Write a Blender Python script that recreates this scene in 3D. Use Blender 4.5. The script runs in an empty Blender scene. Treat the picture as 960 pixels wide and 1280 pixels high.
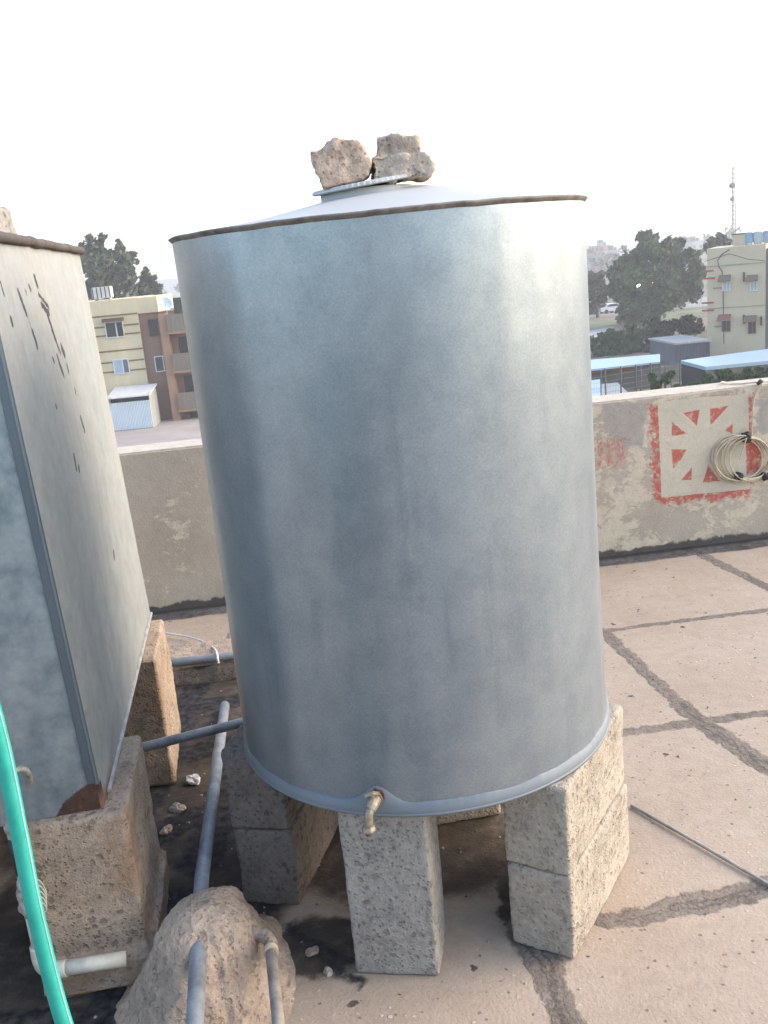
import bpy, bmesh, math, random
from mathutils import Vector, Matrix, noise as mn
R = math.radians
random.seed(7)
SC = bpy.context.scene
COL = SC.collection

# ------------------------------------------------------------------ survey of the place (camera model -> real points)
H = 1.437                                   # eye height above the roof floor
FPX, PITCH, ROLL = 1213.0, R(14.372), R(5.35)
GZ = -9.2                                   # level of the street below
FW = Vector((0, math.cos(PITCH), -math.sin(PITCH)))
UP = Vector((0, math.sin(PITCH), math.cos(PITCH)))
RT = Vector((1, 0, 0))
CR, SR = math.cos(ROLL), math.sin(ROLL)
EYE = Vector((0, 0, H))

def ray(u, v):
    X = (u - 480) / FPX; Y = (640 - v) / FPX
    return FW + RT * (CR * X + SR * Y) + UP * (-SR * X + CR * Y)
def G(u, v, z=0.0):                         # point at height z
    d = ray(u, v); return EYE + d * ((z - H) / d.z)
def YP(u, v, y):                            # point at depth y
    d = ray(u, v); return EYE + d * (y / d.y)
class Plane:                                # vertical plane through p, turned by ang about z; local s along it, z up
    def __init__(s, p, ang):
        s.p = Vector(p); s.ang = ang
        s.t = Vector((math.cos(ang), math.sin(ang), 0)); s.n = Vector((-math.sin(ang), math.cos(ang), 0))
    def sz(s, u, v):
        d = ray(u, v); k = (s.p - EYE).dot(s.n) / d.dot(s.n)
        q = EYE + d * k - s.p
        return q.dot(s.t), q.z

# ------------------------------------------------------------------ node helpers
class NB:
    def __init__(s, name):
        s.m = bpy.data.materials.new(name); s.m.use_nodes = True
        s.nt = s.m.node_tree; s.nt.nodes.clear()
        s.out = s.nt.nodes.new('ShaderNodeOutputMaterial')
        s.b = s.nt.nodes.new('ShaderNodeBsdfPrincipled')
        s.nt.links.new(s.b.outputs[0], s.out.inputs[0])
        s._co = None
    def set(s, sock, v):
        if isinstance(v, bpy.types.NodeSocket): s.nt.links.new(v, sock)
        elif isinstance(v, (tuple, list, Vector)) and sock.type == 'RGBA' and len(v) == 3: sock.default_value = (*v, 1)
        else: sock.default_value = v
    def node(s, t, ins=None, **props):
        n = s.nt.nodes.new(t)
        for k, v in props.items(): setattr(n, k, v)
        for k, v in (ins or {}).items(): s.set(n.inputs[k], v)
        return n
    @property
    def co(s):
        if s._co is None: s._co = s.node('ShaderNodeTexCoord').outputs['Object']
        return s._co
    def math(s, op, a, b=0.0, c=0.0, clamp=False):
        return s.node('ShaderNodeMath', {0: a, 1: b, 2: c}, operation=op, use_clamp=clamp).outputs[0]
    def vm(s, op, a, b=(0, 0, 0), scale=None):
        n = s.node('ShaderNodeVectorMath', {0: a, 1: b}, operation=op)
        if scale is not None: s.set(n.inputs['Scale'], scale)
        return n.outputs['Value'] if op in ('DOT_PRODUCT', 'LENGTH', 'DISTANCE') else n.outputs[0]
    def mul(s, v, k): return s.vm('MULTIPLY', v, k)
    def noise(s, scale, detail=4, rough=.55, vec=None, dist=0.0, color=False):
        n = s.node('ShaderNodeTexNoise', {'Vector': vec or s.co, 'Scale': scale, 'Detail': detail, 'Roughness': rough, 'Distortion': dist})
        return n.outputs['Color' if color else 'Fac']
    def vor(s, scale, vec=None, feature='F1', rnd=1.0, out='Distance'):
        return s.node('ShaderNodeTexVoronoi', {'Vector': vec or s.co, 'Scale': scale, 'Randomness': rnd}, feature=feature).outputs[out]
    def st(s, x, a, b, lo=0.0, hi=1.0):     # smoothstep
        return s.node('ShaderNodeMapRange', {'Value': x, 'From Min': a, 'From Max': b, 'To Min': lo, 'To Max': hi}, interpolation_type='SMOOTHSTEP').outputs[0]
    def mix(s, f, a, b, mode='MIX'):
        n = s.node('ShaderNodeMix', data_type='RGBA', blend_type=mode)
        s.set(n.inputs[0], f); s.set(n.inputs[6], a); s.set(n.inputs[7], b)
        return n.outputs[2]
    def ramp(s, f, stops):
        n = s.node('ShaderNodeValToRGB', {0: f}); e = n.color_ramp.elements
        while len(e) < len(stops): e.new(.5)
        for el, (p, c) in zip(e, stops): el.position = p; el.color = (*c, 1)
        return n.outputs[0]
    def sep(s, v):
        n = s.node('ShaderNodeSeparateXYZ', {0: v}); return n.outputs
    def comb(s, x=0.0, y=0.0, z=0.0): return s.node('ShaderNodeCombineXYZ', {0: x, 1: y, 2: z}).outputs[0]
    def wobble(s, amp, scale, vec=None, detail=4):   # position jittered by noise
        c = s.vm('SUBTRACT', s.noise(scale, detail, .65, vec, color=True), (.5, .5, .5))
        return s.vm('ADD', vec or s.co, s.vm('SCALE', c, scale=amp))
    def seg(s, P, a, b):                     # distance of P to a segment
        a = Vector(a); b = Vector(b); ba = b - a; L2 = max(ba.length_squared, 1e-9)
        pa = s.vm('SUBTRACT', P, tuple(a))
        h = s.math('MULTIPLY', s.vm('DOT_PRODUCT', pa, tuple(ba)), 1 / L2, clamp=True)
        return s.vm('LENGTH', s.vm('SUBTRACT', pa, s.vm('SCALE', tuple(ba), scale=h)))
    def segs(s, P, L):                       # L: (a, b, halfwidth) -> signed distance (negative inside)
        d = None
        for a, b, w in L:
            e = s.math('SUBTRACT', s.seg(P, a, b), w)
            d = e if d is None else s.math('MINIMUM', d, e)
        return d
    def poly(s, P, pts):                     # convex polygon in a plane; pts 2-D (x, y) of P; positive inside
        d = None; A = sum(pts[i][0] * pts[(i + 1) % len(pts)][1] - pts[(i + 1) % len(pts)][0] * pts[i][1] for i in range(len(pts)))
        if A < 0: pts = pts[::-1]
        for i in range(len(pts)):
            a = Vector(pts[i]); b = Vector(pts[(i + 1) % len(pts)]); t = (b - a).normalized(); n = Vector((-t.y, t.x))
            e = s.math('ADD', s.vm('DOT_PRODUCT', P, (n.x, n.y, 0)), -n.dot(a))
            d = e if d is None else s.math('MINIMUM', d, e)
        return d
    def bump(s, h, strength=.3, dist=.01, normal=None):
        n = s.node('ShaderNodeBump', {'Height': h, 'Strength': strength, 'Distance': dist})
        if normal is not None: s.set(n.inputs['Normal'], normal)
        return n.outputs[0]
    def done(s, color, rough=.8, metal=0.0, normal=None, spec=None, alb=.76, **kw):
        if isinstance(color, bpy.types.NodeSocket): color = s.vm('SCALE', color, scale=alb)
        s.set(s.b.inputs['Base Color'], color); s.set(s.b.inputs['Roughness'], rough); s.set(s.b.inputs['Metallic'], metal)
        if normal is not None: s.set(s.b.inputs['Normal'], normal)
        if spec is not None: s.set(s.b.inputs['Specular IOR Level'], spec)
        for k, v in kw.items(): s.set(s.b.inputs[k], v)
        return s.m

def plain(name, c, rough=.7, metal=0.0, var=.25, scale=6.0, bump=0.0, bscale=60.0):
    b = NB(name)
    f = b.noise(scale, 5, .6)
    lo = tuple(x * (1 - var) for x in c); hi = tuple(min(1, x * (1 + var)) for x in c)
    col = b.ramp(f, [(.3, lo), (.7, hi)])
    nrm = b.bump(b.noise(bscale, 3), bump, .004) if bump else None
    return b.done(col, rough, metal, nrm, alb=.86)

# ------------------------------------------------------------------ mesh helpers
def tag(o, label=None, cat=None, group=None, kind=None):
    if label: o['label'] = label
    if cat: o['category'] = cat
    if group: o['group'] = group
    if kind: o['kind'] = kind
    return o
def thing(name, label, cat, loc=(0, 0, 0), rotz=0.0, group=None):
    o = bpy.data.objects.new(name, None); COL.objects.link(o)
    o.empty_display_size = .1
    o.location = loc; o.rotation_euler = (0, 0, rotz)
    return tag(o, label, cat, group)
def rootmat(o): return Matrix.LocRotScale(o.location, o.rotation_euler, None)
def obj(name, bm, mat, parent=None, smooth=False, world=False, loc=None, rot=None):
    me = bpy.data.meshes.new(name)
    bmesh.ops.recalc_face_normals(bm, faces=bm.faces[:])
    if world and parent is not None:
        top = parent
        while top.parent: top = top.parent
        bm.transform(rootmat(top).inverted())
    bm.to_mesh(me); bm.free()
    if smooth: me.polygons.foreach_set('use_smooth', [True] * len(me.polygons))
    me.materials.append(mat)
    o = bpy.data.objects.new(name, me); COL.objects.link(o)
    if parent is not None: o.parent = parent
    if loc is not None: o.location = loc
    if rot is not None: o.rotation_euler = rot
    return o
def copy_tree(o, parent=None):
    c = o.copy(); COL.objects.link(c); c.parent = parent
    for ch in list(o.children): copy_tree(ch, c)
    return c
def BM(): return bmesh.new()
def box(bm, c, s, rz=0.0, M=None, bev=0.0):
    T = Matrix.Translation(c) @ Matrix.Rotation(rz, 4, 'Z') @ Matrix.Diagonal((*s, 1))
    if M is not None: T = M @ T
    r = bmesh.ops.create_cube(bm, size=1, matrix=T)
    if bev:
        es = list({e for v in r['verts'] for e in v.link_edges})
        bmesh.ops.bevel(bm, geom=es, offset=bev, segments=2, affect='EDGES')
    return bm
def slab(bm, x0, x1, y0, y1, z0, z1, bev=0.0):
    return box(bm, ((x0 + x1) / 2, (y0 + y1) / 2, (z0 + z1) / 2), (abs(x1 - x0), abs(y1 - y0), abs(z1 - z0)), bev=bev)
def smooth_path(pts, n=8):
    P = [Vector(p) for p in pts]
    if len(P) < 3: return P
    out = []
    for i in range(len(P) - 1):
        p0 = P[max(i - 1, 0)]; p1 = P[i]; p2 = P[i + 1]; p3 = P[min(i + 2, len(P) - 1)]
        for k in range(n):
            t = k / n
            out.append(.5 * ((2 * p1) + (p2 - p0) * t + (2 * p0 - 5 * p1 + 4 * p2 - p3) * t * t + (3 * p1 - p0 - 3 * p2 + p3) * t ** 3))
    out.append(P[-1]); return out
def tube(bm, pts, r, seg=12, hollow=False):
    P = [Vector(p) for p in pts]; n = len(P)
    rr = r if isinstance(r, (list, tuple)) else [r] * n
    t0 = (P[1] - P[0]).normalized()
    a = t0.orthogonal().normalized(); rings = []
    for i in range(n):
        t = (P[min(i + 1, n - 1)] - P[max(i - 1, 0)]).normalized()
        a = (a - t * a.dot(t)).normalized(); b = t.cross(a)
        rings.append([bm.verts.new(P[i] + (a * math.cos(2 * math.pi * k / seg) + b * math.sin(2 * math.pi * k / seg)) * rr[i]) for k in range(seg)])
    for i in range(n - 1):
        for k in range(seg):
            bm.faces.new((rings[i][k], rings[i][(k + 1) % seg], rings[i + 1][(k + 1) % seg], rings[i + 1][k]))
    bm.faces.new(rings[0][::-1]); bm.faces.new(rings[-1])
    return bm
def lathe(bm, prof, seg=48, M=None, close=True):
    rings = []
    for r, z in prof:
        if r < 1e-6: rings.append([bm.verts.new((0, 0, z))])
        else: rings.append([bm.verts.new((r * math.cos(2 * math.pi * k / seg), r * math.sin(2 * math.pi * k / seg), z)) for k in range(seg)])
    for A, B in zip(rings, rings[1:]):
        for k in range(seg):
            q = [A[k % len(A)], A[(k + 1) % len(A)], B[(k + 1) % len(B)], B[k % len(B)]]
            q = [v for i, v in enumerate(q) if v not in q[:i]]
            if len(q) > 2: bm.faces.new(q)
    if M is not None: bm.transform(M)
    return bm
def roughen(bm, voxel, amp, scale, seed=0.0, amp2=0.0, scale2=80.0):     # voxel remesh then noise along the normals
    me = bpy.data.meshes.new('tmp'); bmesh.ops.recalc_face_normals(bm, faces=bm.faces[:]); bm.to_mesh(me); bm.free()
    o = bpy.data.objects.new('tmp', me); COL.objects.link(o)
    m = o.modifiers.new('r', 'REMESH'); m.mode = 'VOXEL'; m.voxel_size = voxel
    dg = bpy.context.evaluated_depsgraph_get(); ev = o.evaluated_get(dg)
    me2 = bpy.data.meshes.new_from_object(ev); b2 = bmesh.new(); b2.from_mesh(me2)
    bpy.data.objects.remove(o); bpy.data.meshes.remove(me); bpy.data.meshes.remove(me2)
    b2.normal_update()
    mv = []
    off = Vector((seed * 13.1, seed * 7.7, seed * 3.3))
    for v in b2.verts:
        d = mn.fractal(v.co * scale + off, 1.0, 2.0, 4) * amp
        if amp2: d += mn.noise(v.co * scale2 + off) * amp2
        mv.append(v.normal * d)
    for v, d in zip(b2.verts, mv): v.co += d
    return b2
def prism(bm, outline, d0, d1, M=None):     # outline in x-z, extruded along y
    a = [bm.verts.new((x, d0, z)) for x, z in outline]; b = [bm.verts.new((x, d1, z)) for x, z in outline]
    n = len(a)
    fa = bm.faces.new(a); fb = bm.faces.new(b[::-1])
    for i in range(n): bm.faces.new((a[i], b[i], b[(i + 1) % n], a[(i + 1) % n]))
    bmesh.ops.triangulate(bm, faces=[fa, fb])
    if M is not None: bm.transform(M)
    return bm

# ------------------------------------------------------------------ materials
def mat_galv(name, c0, c1, rough=.4, metal=.85, streak=.5, chalk=0.0, extra=None, wav=.25, roughvar=.1, mott=0.0, alb=.70):
    b = NB(name); P = b.co
    sp = b.vor(55, b.wobble(.008, 20, None, 2), out='Color'); spv = b.sep(sp)[0]
    big = b.noise(2.2, 5, .6)
    fine = b.noise(170, 2, .7)
    stv = b.noise(5.5, 6, .65, b.mul(P, (1, 1, .10)))
    stf = b.noise(34, 4, .7, b.mul(P, (1, 1, .035)))
    f = b.math('ADD', b.math('MULTIPLY', big, .40), b.math('MULTIPLY', spv, .06 if mott > .3 else 0.0))
    f = b.math('ADD', f, b.math('MULTIPLY', stv, .34 * streak * 2)); f = b.math('ADD', f, b.math('MULTIPLY', fine, .16))
    col = b.ramp(f, [(.30, c0), (.75, c1)])
    if mott:
        mo = b.noise(13, 5, .65, b.wobble(.015, 12, None, 2)); col = b.mix(mott, col, b.ramp(mo, [(.36, (.20, .26, .29)), (.52, (.42, .48, .50)), (.66, (.60, .64, .64))]))
    dk = b.st(stf, .60, .74, 0, .22 * streak)
    col = b.mix(dk, col, (.12, .13, .135))
    met = metal
    rg = b.math('ADD', b.math('MULTIPLY', b.math('SUBTRACT', b.noise(4, 4, .55, b.mul(P, (1, 1, .15))), .5), roughvar * 3), rough)
    rg = b.math('ADD', rg, b.math('MULTIPLY', b.math('SUBTRACT', spv, .5), .03 if mott > .3 else 0.0))
    if chalk:
        ck = b.st(b.noise(3.2, 6, .65, b.mul(P, (1, 1, .35))), .40, .68, 0, chalk)
        col = b.mix(ck, col, (.46, .46, .42)); met = b.math('MULTIPLY', b.math('SUBTRACT', 1.0, ck), metal)
        rg = b.math('ADD', rg, b.math('MULTIPLY', ck, .2))
    n1 = b.bump(b.noise(2.6, 3, .5, b.mul(P, (1, 1, .35))), wav, .03)
    n2 = b.bump(b.math('ADD', b.math('MULTIPLY', fine, .5), b.noise(48, 3)), .06, .0025, n1)
    if extra: col, rg, met = extra(b, col, rg, met)
    return b.done(col, rg, met, n2, alb=alb)

def mat_block(name, c, dark=.5, pits=1.0, stain=None, warm=0.0):
    b = NB(name); P = b.co
    f = b.noise(9, 7, .7); g = b.noise(70, 4, .7)
    col = b.ramp(b.math('ADD', b.math('MULTIPLY', f, .6), b.math('MULTIPLY', g, .4)), [(.33, tuple(x * .58 for x in c)), (.5, c), (.68, tuple(min(1, x * 1.32) for x in c))])
    ag = b.vor(110, b.wobble(.012, 60), out='Color'); agd = b.vor(110, b.wobble(.012, 60))
    m = b.math('MULTIPLY', b.st(b.math('ADD', agd, b.math('MULTIPLY', b.math('SUBTRACT', g, .5), .5)), .40, .26), b.st(b.sep(ag)[0], .84, .90))
    col = b.mix(b.math('MULTIPLY', m, .38), col, tuple(min(1, x * 1.5) for x in c))
    pv = b.vor(46, b.wobble(.02, 40)); pr = b.sep(b.vor(46, b.wobble(.02, 40), out='Color'))[1]
    pit = b.math('MULTIPLY', b.st(b.math('ADD', pv, b.math('MULTIPLY', b.math('SUBTRACT', b.noise(95, 4, .7), .5), .7)), .36, .18), b.st(pr, .62, .68))
    pv2 = b.vor(120); pr2 = b.sep(b.vor(120, out='Color'))[1]
    pit2 = b.math('MULTIPLY', b.st(pv2, .45, .22), b.st(pr2, .62, .70))
    pit = b.math('MAXIMUM', pit, b.math('MULTIPLY', pit2, .8))
    col = b.mix(b.math('MULTIPLY', pit, dark * pits), col, tuple(x * .22 for x in c))
    if stain:
        sm = b.st(b.noise(5.5, 4, .6, b.vm('ADD', P, (3.1, .4, 1.7))), .52, .68, 0, .7); col = b.mix(sm, col, stain)
    h = b.math('SUBTRACT', b.math('ADD', b.math('MULTIPLY', g, .6), b.noise(190, 2)), b.math('MULTIPLY', pit, 1.4))
    return b.done(col, .95, 0, b.bump(h, .7, .005), spec=.25, alb=.86)

M_block = mat_block('grey_concrete_block', (.33, .305, .265), dark=.40, pits=.9)
M_block_tan = mat_block('tan_concrete_block', (.40, .345, .275), dark=.30, pits=.6)
M_block_rust = mat_block('rust_stained_block', (.385, .295, .215), dark=.4, stain=(.30, .19, .115))
M_block_dark = mat_block('shaded_damp_block', (.20, .17, .145), dark=.5)  # dark copy: shade under the tank painted in, damp on the ledge
M_lump = mat_block('broken_concrete', (.54, .40, .30), dark=.4, pits=.5, stain=(.42, .27, .20))
M_lump_g = mat_block('broken_concrete_grey', (.46, .375, .295), dark=.5)
M_mound = mat_block('sandy_mortar', (.42, .325, .24), dark=.4, pits=.5, stain=(.29, .225, .17))

c_lo, c_hi = (.33, .405, .465), (.56, .61, .645)
def tank_marks_reflections(b, col, rg, met):  # smudges and a scratch, plus reflection streaks painted into the colour
    S = b.sep(b.co); Q = b.comb(S[0], S[2], 0.0)
    Qw = b.vm('ADD', Q, b.vm('SCALE', b.vm('SUBTRACT', b.noise(14, 5, .7, Q, color=True), (.5, .5, .5)), scale=.02))
    front = b.math('LESS_THAN', S[1], -.1)
    def at(u, v): p = YP(u, v, 1.70); return (p.x - .051, p.z - .400, 0)
    dk = None
    for u0, v0, u1, v1, wd in [(490, 500, 512, 720, .010), (520, 600, 532, 760, .004), (628, 268, 634, 330, .004), (640, 262, 642, 300, .002), (468, 300, 470, 380, .003), (610, 690, 622, 900, .006), (395, 760, 400, 850, .005), (424, 640, 428, 700, .003), (322, 388, 323, 398, .003), (335, 389, 336, 399, .003), (350, 390, 351, 400, .003), (372, 415, 374, 424, .004), (656, 760, 660, 850, .003), (690, 480, 694, 560, .003), (560, 740, 566, 830, .004)]:
        e = b.math('SUBTRACT', b.seg(Qw, at(u0, v0), at(u1, v1)), wd); dk = e if dk is None else b.math('MINIMUM', dk, e)
    m = b.math('MULTIPLY', b.math('MULTIPLY', b.st(dk, .014, -.004), b.st(b.noise(26, 5, .7, b.mul(b.co, (1, 1, .2))), .35, .6, .02, .22)), front)
    col = b.mix(m, col, (.13, .16, .19)); rg = b.math('ADD', rg, b.math('MULTIPLY', m, .12))
    lt_ = b.segs(Qw, [(at(503, 505), at(512, 600), .0006), (at(512, 600), at(516, 690), .0006), (at(520, 690), at(527, 700), .0010), (at(610, 720), at(618, 800), .0008)])
    lm = b.math('MULTIPLY', b.st(lt_, .0014, 0), front); col = b.mix(b.math('MULTIPLY', lm, .16), col, (.66, .68, .70))
    grain = b.noise(260, 2, .8); col = b.mix(.16, col, b.ramp(grain, [(.35, (.16, .19, .22)), (.65, (.72, .76, .80))]))
    return col, rg, met
M_tank = mat_galv('galvanised_sheet', c_lo, c_hi, rough=.35, metal=.66, streak=.6, wav=.25, extra=tank_marks_reflections, mott=.26, alb=.67)
M_band = mat_galv('galvanised_band', (.22, .25, .272), (.325, .352, .37), rough=.62, metal=.3, streak=.3)
M_lid = mat_galv('galvanised_lid', (.60, .60, .575), (.74, .735, .70), rough=.65, metal=.12, streak=.1)
def rustm():
    b = NB('rusty_steel'); f = b.noise(38, 6, .7); g = b.noise(7, 4)
    col = b.ramp(b.math('ADD', b.math('MULTIPLY', f, .6), b.math('MULTIPLY', g, .4)), [(.30, (.055, .042, .034)), (.5, (.11, .085, .068)), (.66, (.20, .16, .13)), (.8, (.27, .23, .20))])
    return b.done(col, .85, .1, b.bump(b.noise(90, 4), .5, .003))
M_rust = rustm()
M_rim = plain('grey_brown_rim', (.20, .172, .15), .8, .2, .45, 40, .4, 90)
def rust2():
    b = NB('orange_rust'); f = b.noise(70, 6, .7)
    col = b.ramp(f, [(.3, (.09, .035, .018)), (.5, (.22, .085, .035)), (.7, (.38, .19, .09))])
    return b.done(col, .85, .1, b.bump(b.noise(160, 4), .6, .002))
M_rust2 = rust2()
M_chrome = plain('worn_chrome', (.36, .30, .225), .55, .6, .3, 90, .25, 200)
M_blue_pipe = plain('blue_grey_pipe', (.225, .25, .268), .55, .15, .35, 22, .3, 120)
M_grey_pipe = plain('dusty_grey_pipe', (.30, .27, .235), .7, .05, .4, 30, .3, 120)
M_pvc = plain('old_white_pvc', (.58, .54, .43), .5, 0, .25, 24, .15)
M_pvc_old = plain('dirty_pvc_fitting', (.33, .30, .255), .7, 0, .45, 60, .4, 150)
M_black = plain('black_rubber', (.018, .018, .018), .6, 0, .4, 30)
M_cable = plain('cream_cable', (.55, .45, .31), .55, 0, .25, 30)
M_white_cable = plain('white_cable', (.72, .68, .60), .55, 0, .12, 30)
M_rod = plain('grey_steel_rod', (.40, .38, .345), .5, .3, .3, 30)
M_paper = plain('white_scrap', (.74, .68, .62), .8, 0, .15, 40)
def hose():
    b = NB('green_hose'); f = b.noise(30, 5, .7); sc = b.st(b.noise(11, 5, .7), .64, .72, 0, .5)
    col = b.ramp(f, [(.3, (.015, .37, .275)), (.7, (.03, .50, .385))]); col = b.mix(sc, col, (.28, .40, .36))
    return b.done(col, .58, 0, b.bump(b.noise(120, 3), .15, .002))
M_hose = hose()

# ------------------------------------------------------------------ roof floor
ANG = R(5.06)
FU = Vector((math.cos(ANG), math.sin(ANG), 0))
def floor_mat():
    b = NB('roof_slab_screed'); P = b.co
    f = b.noise(1.7, 6, .6); g = b.noise(24, 6, .7); k = b.noise(120, 3, .7)
    fac = b.math('ADD', b.math('ADD', b.math('MULTIPLY', f, .45), b.math('MULTIPLY', g, .32)), b.math('MULTIPLY', k, .23))
    col = b.ramp(fac, [(.32, (.295, .228, .168)), (.5, (.395, .312, .236)), (.68, (.475, .388, .305))])
    # stones in the screed
    v = b.vor(62, b.wobble(.01, 60)); vc = b.sep(b.vor(62, b.wobble(.01, 60), out='Color'))
    zone = b.st(b.noise(1.1, 3), .42, .60)
    stone = b.math('MULTIPLY', b.st(b.math('ADD', v, b.math('MULTIPLY', b.math('SUBTRACT', k, .5), .6)), .30, .16), b.st(vc[0], .82, .88)); stone = b.math('MULTIPLY', stone, b.math('ADD', b.math('MULTIPLY', zone, .7), .25))
    col = b.mix(b.math('MULTIPLY', stone, .8), col, (.60, .52, .45))
    speck = b.math('MULTIPLY', b.st(v, .30, .16), b.st(vc[1], .86, .90)); col = b.mix(b.math('MULTIPLY', speck, .75), col, (.12, .095, .075))
    v3 = b.vor(9, b.wobble(.05, 20)); v3c = b.sep(b.vor(9, b.wobble(.05, 20), out='Color'))
    col = b.mix(b.math('MULTIPLY', b.st(v3, .10, .06), b.st(v3c[0], .55, .6)), col, (.10, .08, .065))
    # grime and painted shade under and between the tanks
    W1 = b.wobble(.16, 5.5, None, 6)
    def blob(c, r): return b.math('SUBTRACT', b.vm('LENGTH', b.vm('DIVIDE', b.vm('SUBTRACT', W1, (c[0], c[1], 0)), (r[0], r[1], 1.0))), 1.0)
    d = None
    for c, r in [((-.60, 2.93), (.56, .58)), ((-.47, 2.35), (.20, .62)), ((-.80, 1.98), (.30, .60)), ((-.60, 1.62), (.17, .35)), ((-.88, 1.62), (.20, .12)), ((.02, 2.22), (.40, .30)), ((-.22, 1.84), (.12, .12)), ((.24, 1.93), (.07, .24)), ((-.95, 2.7), (.3, .6)), ((-.70, .95), (.50, .50)), ((.0, .55), (.16, .75))]:  # last two patches are unseen, added to darken the round tank's reflection
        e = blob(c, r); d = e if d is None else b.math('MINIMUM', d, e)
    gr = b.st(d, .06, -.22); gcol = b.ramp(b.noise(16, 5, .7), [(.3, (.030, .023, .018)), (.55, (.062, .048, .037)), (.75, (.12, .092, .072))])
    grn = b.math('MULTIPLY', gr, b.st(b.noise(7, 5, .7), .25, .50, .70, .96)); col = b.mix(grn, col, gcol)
    # black bitumen smears
    W2 = b.wobble(.09, 12, None, 6); d2 = None
    for a, c, w in [((-.76, 2.45, 0), (-.745, 3.30, 0), .045), ((-.74, 3.12, 0), (-.40, 3.18, 0), .05), ((-.70, 2.78, 0), (-.52, 2.85, 0), .06), ((-.66, 1.70, 0), (-.58, 2.05, 0), .05), ((-.95, 1.66, 0), (-.62, 1.66, 0), .06), ((-.55, 2.2, 0), (-.50, 2.75, 0), .055), ((-.72, 2.30, 0), (-.60, 2.42, 0), .05), ((-.30, 1.92, 0), (-.14, 1.70, 0), .012)]:
        e = b.math('SUBTRACT', b.seg(W2, a, c), w); d2 = e if d2 is None else b.math('MINIMUM', d2, e)
    bt = b.st(d2, .012, -.008); col = b.mix(bt, col, b.ramp(b.noise(40, 4), [(.35, (.012, .012, .013)), (.7, (.065, .06, .056))]))
    # joints between slabs, filled with bitumen
    J = [((.55, 4.45), (.795, 3.455), .022), ((.795, 3.455), (.879, 2.811), .024), ((.879, 2.811), (.906, 2.667), .030), ((.906, 2.667), (.99, 2.387), .034), ((.99, 2.387), (1.12, 1.9), .03), ((1.12, 1.9), (1.25, 1.3), .03),
         ((-.2, 2.62), (.661, 2.660), .020), ((.661, 2.664), (1.109, 2.697), .020), ((1.109, 2.697), (2.6, 2.83), .02),
         ((.78, 3.462), (1.451, 3.522), .015), ((1.451, 3.522), (3.2, 3.69), .015),
         ((1.42, 4.37), (1.456, 4.215), .027), ((1.456, 4.215), (1.56, 3.72), .024), ((1.56, 3.72), (1.90, 2.2), .026),
         ((.40, 1.826), (.56, 1.852), .024), ((.56, 1.852), (.80, 1.890), .034), ((.80, 1.890), (2.0, 2.0), .03),
         ((.215, 1.84), (.248, 1.70), .036), ((.248, 1.70), (.262, 1.54), .030), ((.262, 1.54), (.33, 1.0), .03),
         ((-1.6, 3.42), (-.2, 3.50), .010), ((-.69, 4.05), (-.66, 3.72), .022)]
    P2 = b.wobble(.046, 34, b.wobble(.05, 9, None, 5), 8)
    dj = b.segs(P2, [((*a, 0), (*c, 0), w) for a, c, w in J])
    jm = b.st(dj, .007, -.004)
    jc = b.ramp(b.math('ADD', b.math('MULTIPLY', b.noise(30, 5, .75), .6), b.math('MULTIPLY', b.noise(5, 3), .4)), [(.33, (.090, .074, .062)), (.5, (.195, .160, .130)), (.68, (.28, .235, .19))])
    jc = b.mix(b.st(b.math('ABSOLUTE', b.math('ADD', dj, .024)), .006, .001, 0, .6), jc, (.06, .052, .048))
    col = b.mix(b.math('MULTIPLY', jm, .93), col, jc)
    # bitumen fillet along the parapet
    Q = b.vm('SUBTRACT', b.wobble(.07, 9, None, 7), (.995, 4.361, 0)); dw = b.math('ABSOLUTE', b.vm('DOT_PRODUCT', Q, (-math.sin(ANG), math.cos(ANG), 0)))
    wm = b.st(dw, .150, .125); wc = b.ramp(b.math('ADD', b.math('MULTIPLY', b.noise(22, 5, .75), .7), b.math('MULTIPLY', b.noise(4, 3), .3)), [(.36, (.045, .042, .042)), (.52, (.115, .102, .095)), (.68, (.20, .178, .158))])
    wc = b.mix(b.st(dw, .05, .025, 0, .85), wc, (.03, .029, .03)); col = b.mix(wm, col, wc)
    h = b.math('ADD', b.math('MULTIPLY', g, .7), b.math('MULTIPLY', k, .5)); h = b.math('ADD', h, b.math('MULTIPLY', jm, .8)); h = b.math('ADD', h, b.math('MULTIPLY', stone, .6))
    h = b.math('ADD', h, b.math('MULTIPLY', b.math('MULTIPLY', jm, b.noise(60, 4)), 1.2))
    return b.done(col, .93, 0, b.bump(h, .6, .007), spec=.2, alb=.93)
bm = BM(); slab(bm, -7, 7, -6, 4.62, -.35, 0)
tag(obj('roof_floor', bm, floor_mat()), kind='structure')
bm = BM(); slab(bm, -3.5, .2, -1.35, -1.15, .002, 1.05); slab(bm, -3.5, .25, -1.40, -1.10, 1.052, 1.10); tag(obj('added_reflection_wall', bm, plain('dark_reflection_wall', (.07, .066, .062), .9, 0, .3, 3)), kind='structure')  # unseen low wall, added to darken what the round tank reflects
M_host = plain('own_block_render', (.36, .32, .26), .9, 0, .2, .6)
bm = BM(); slab(bm, -6.98, 6.98, -5.98, 4.0, GZ, -.352); tag(obj('building_below', bm, M_host), kind='structure')

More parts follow.
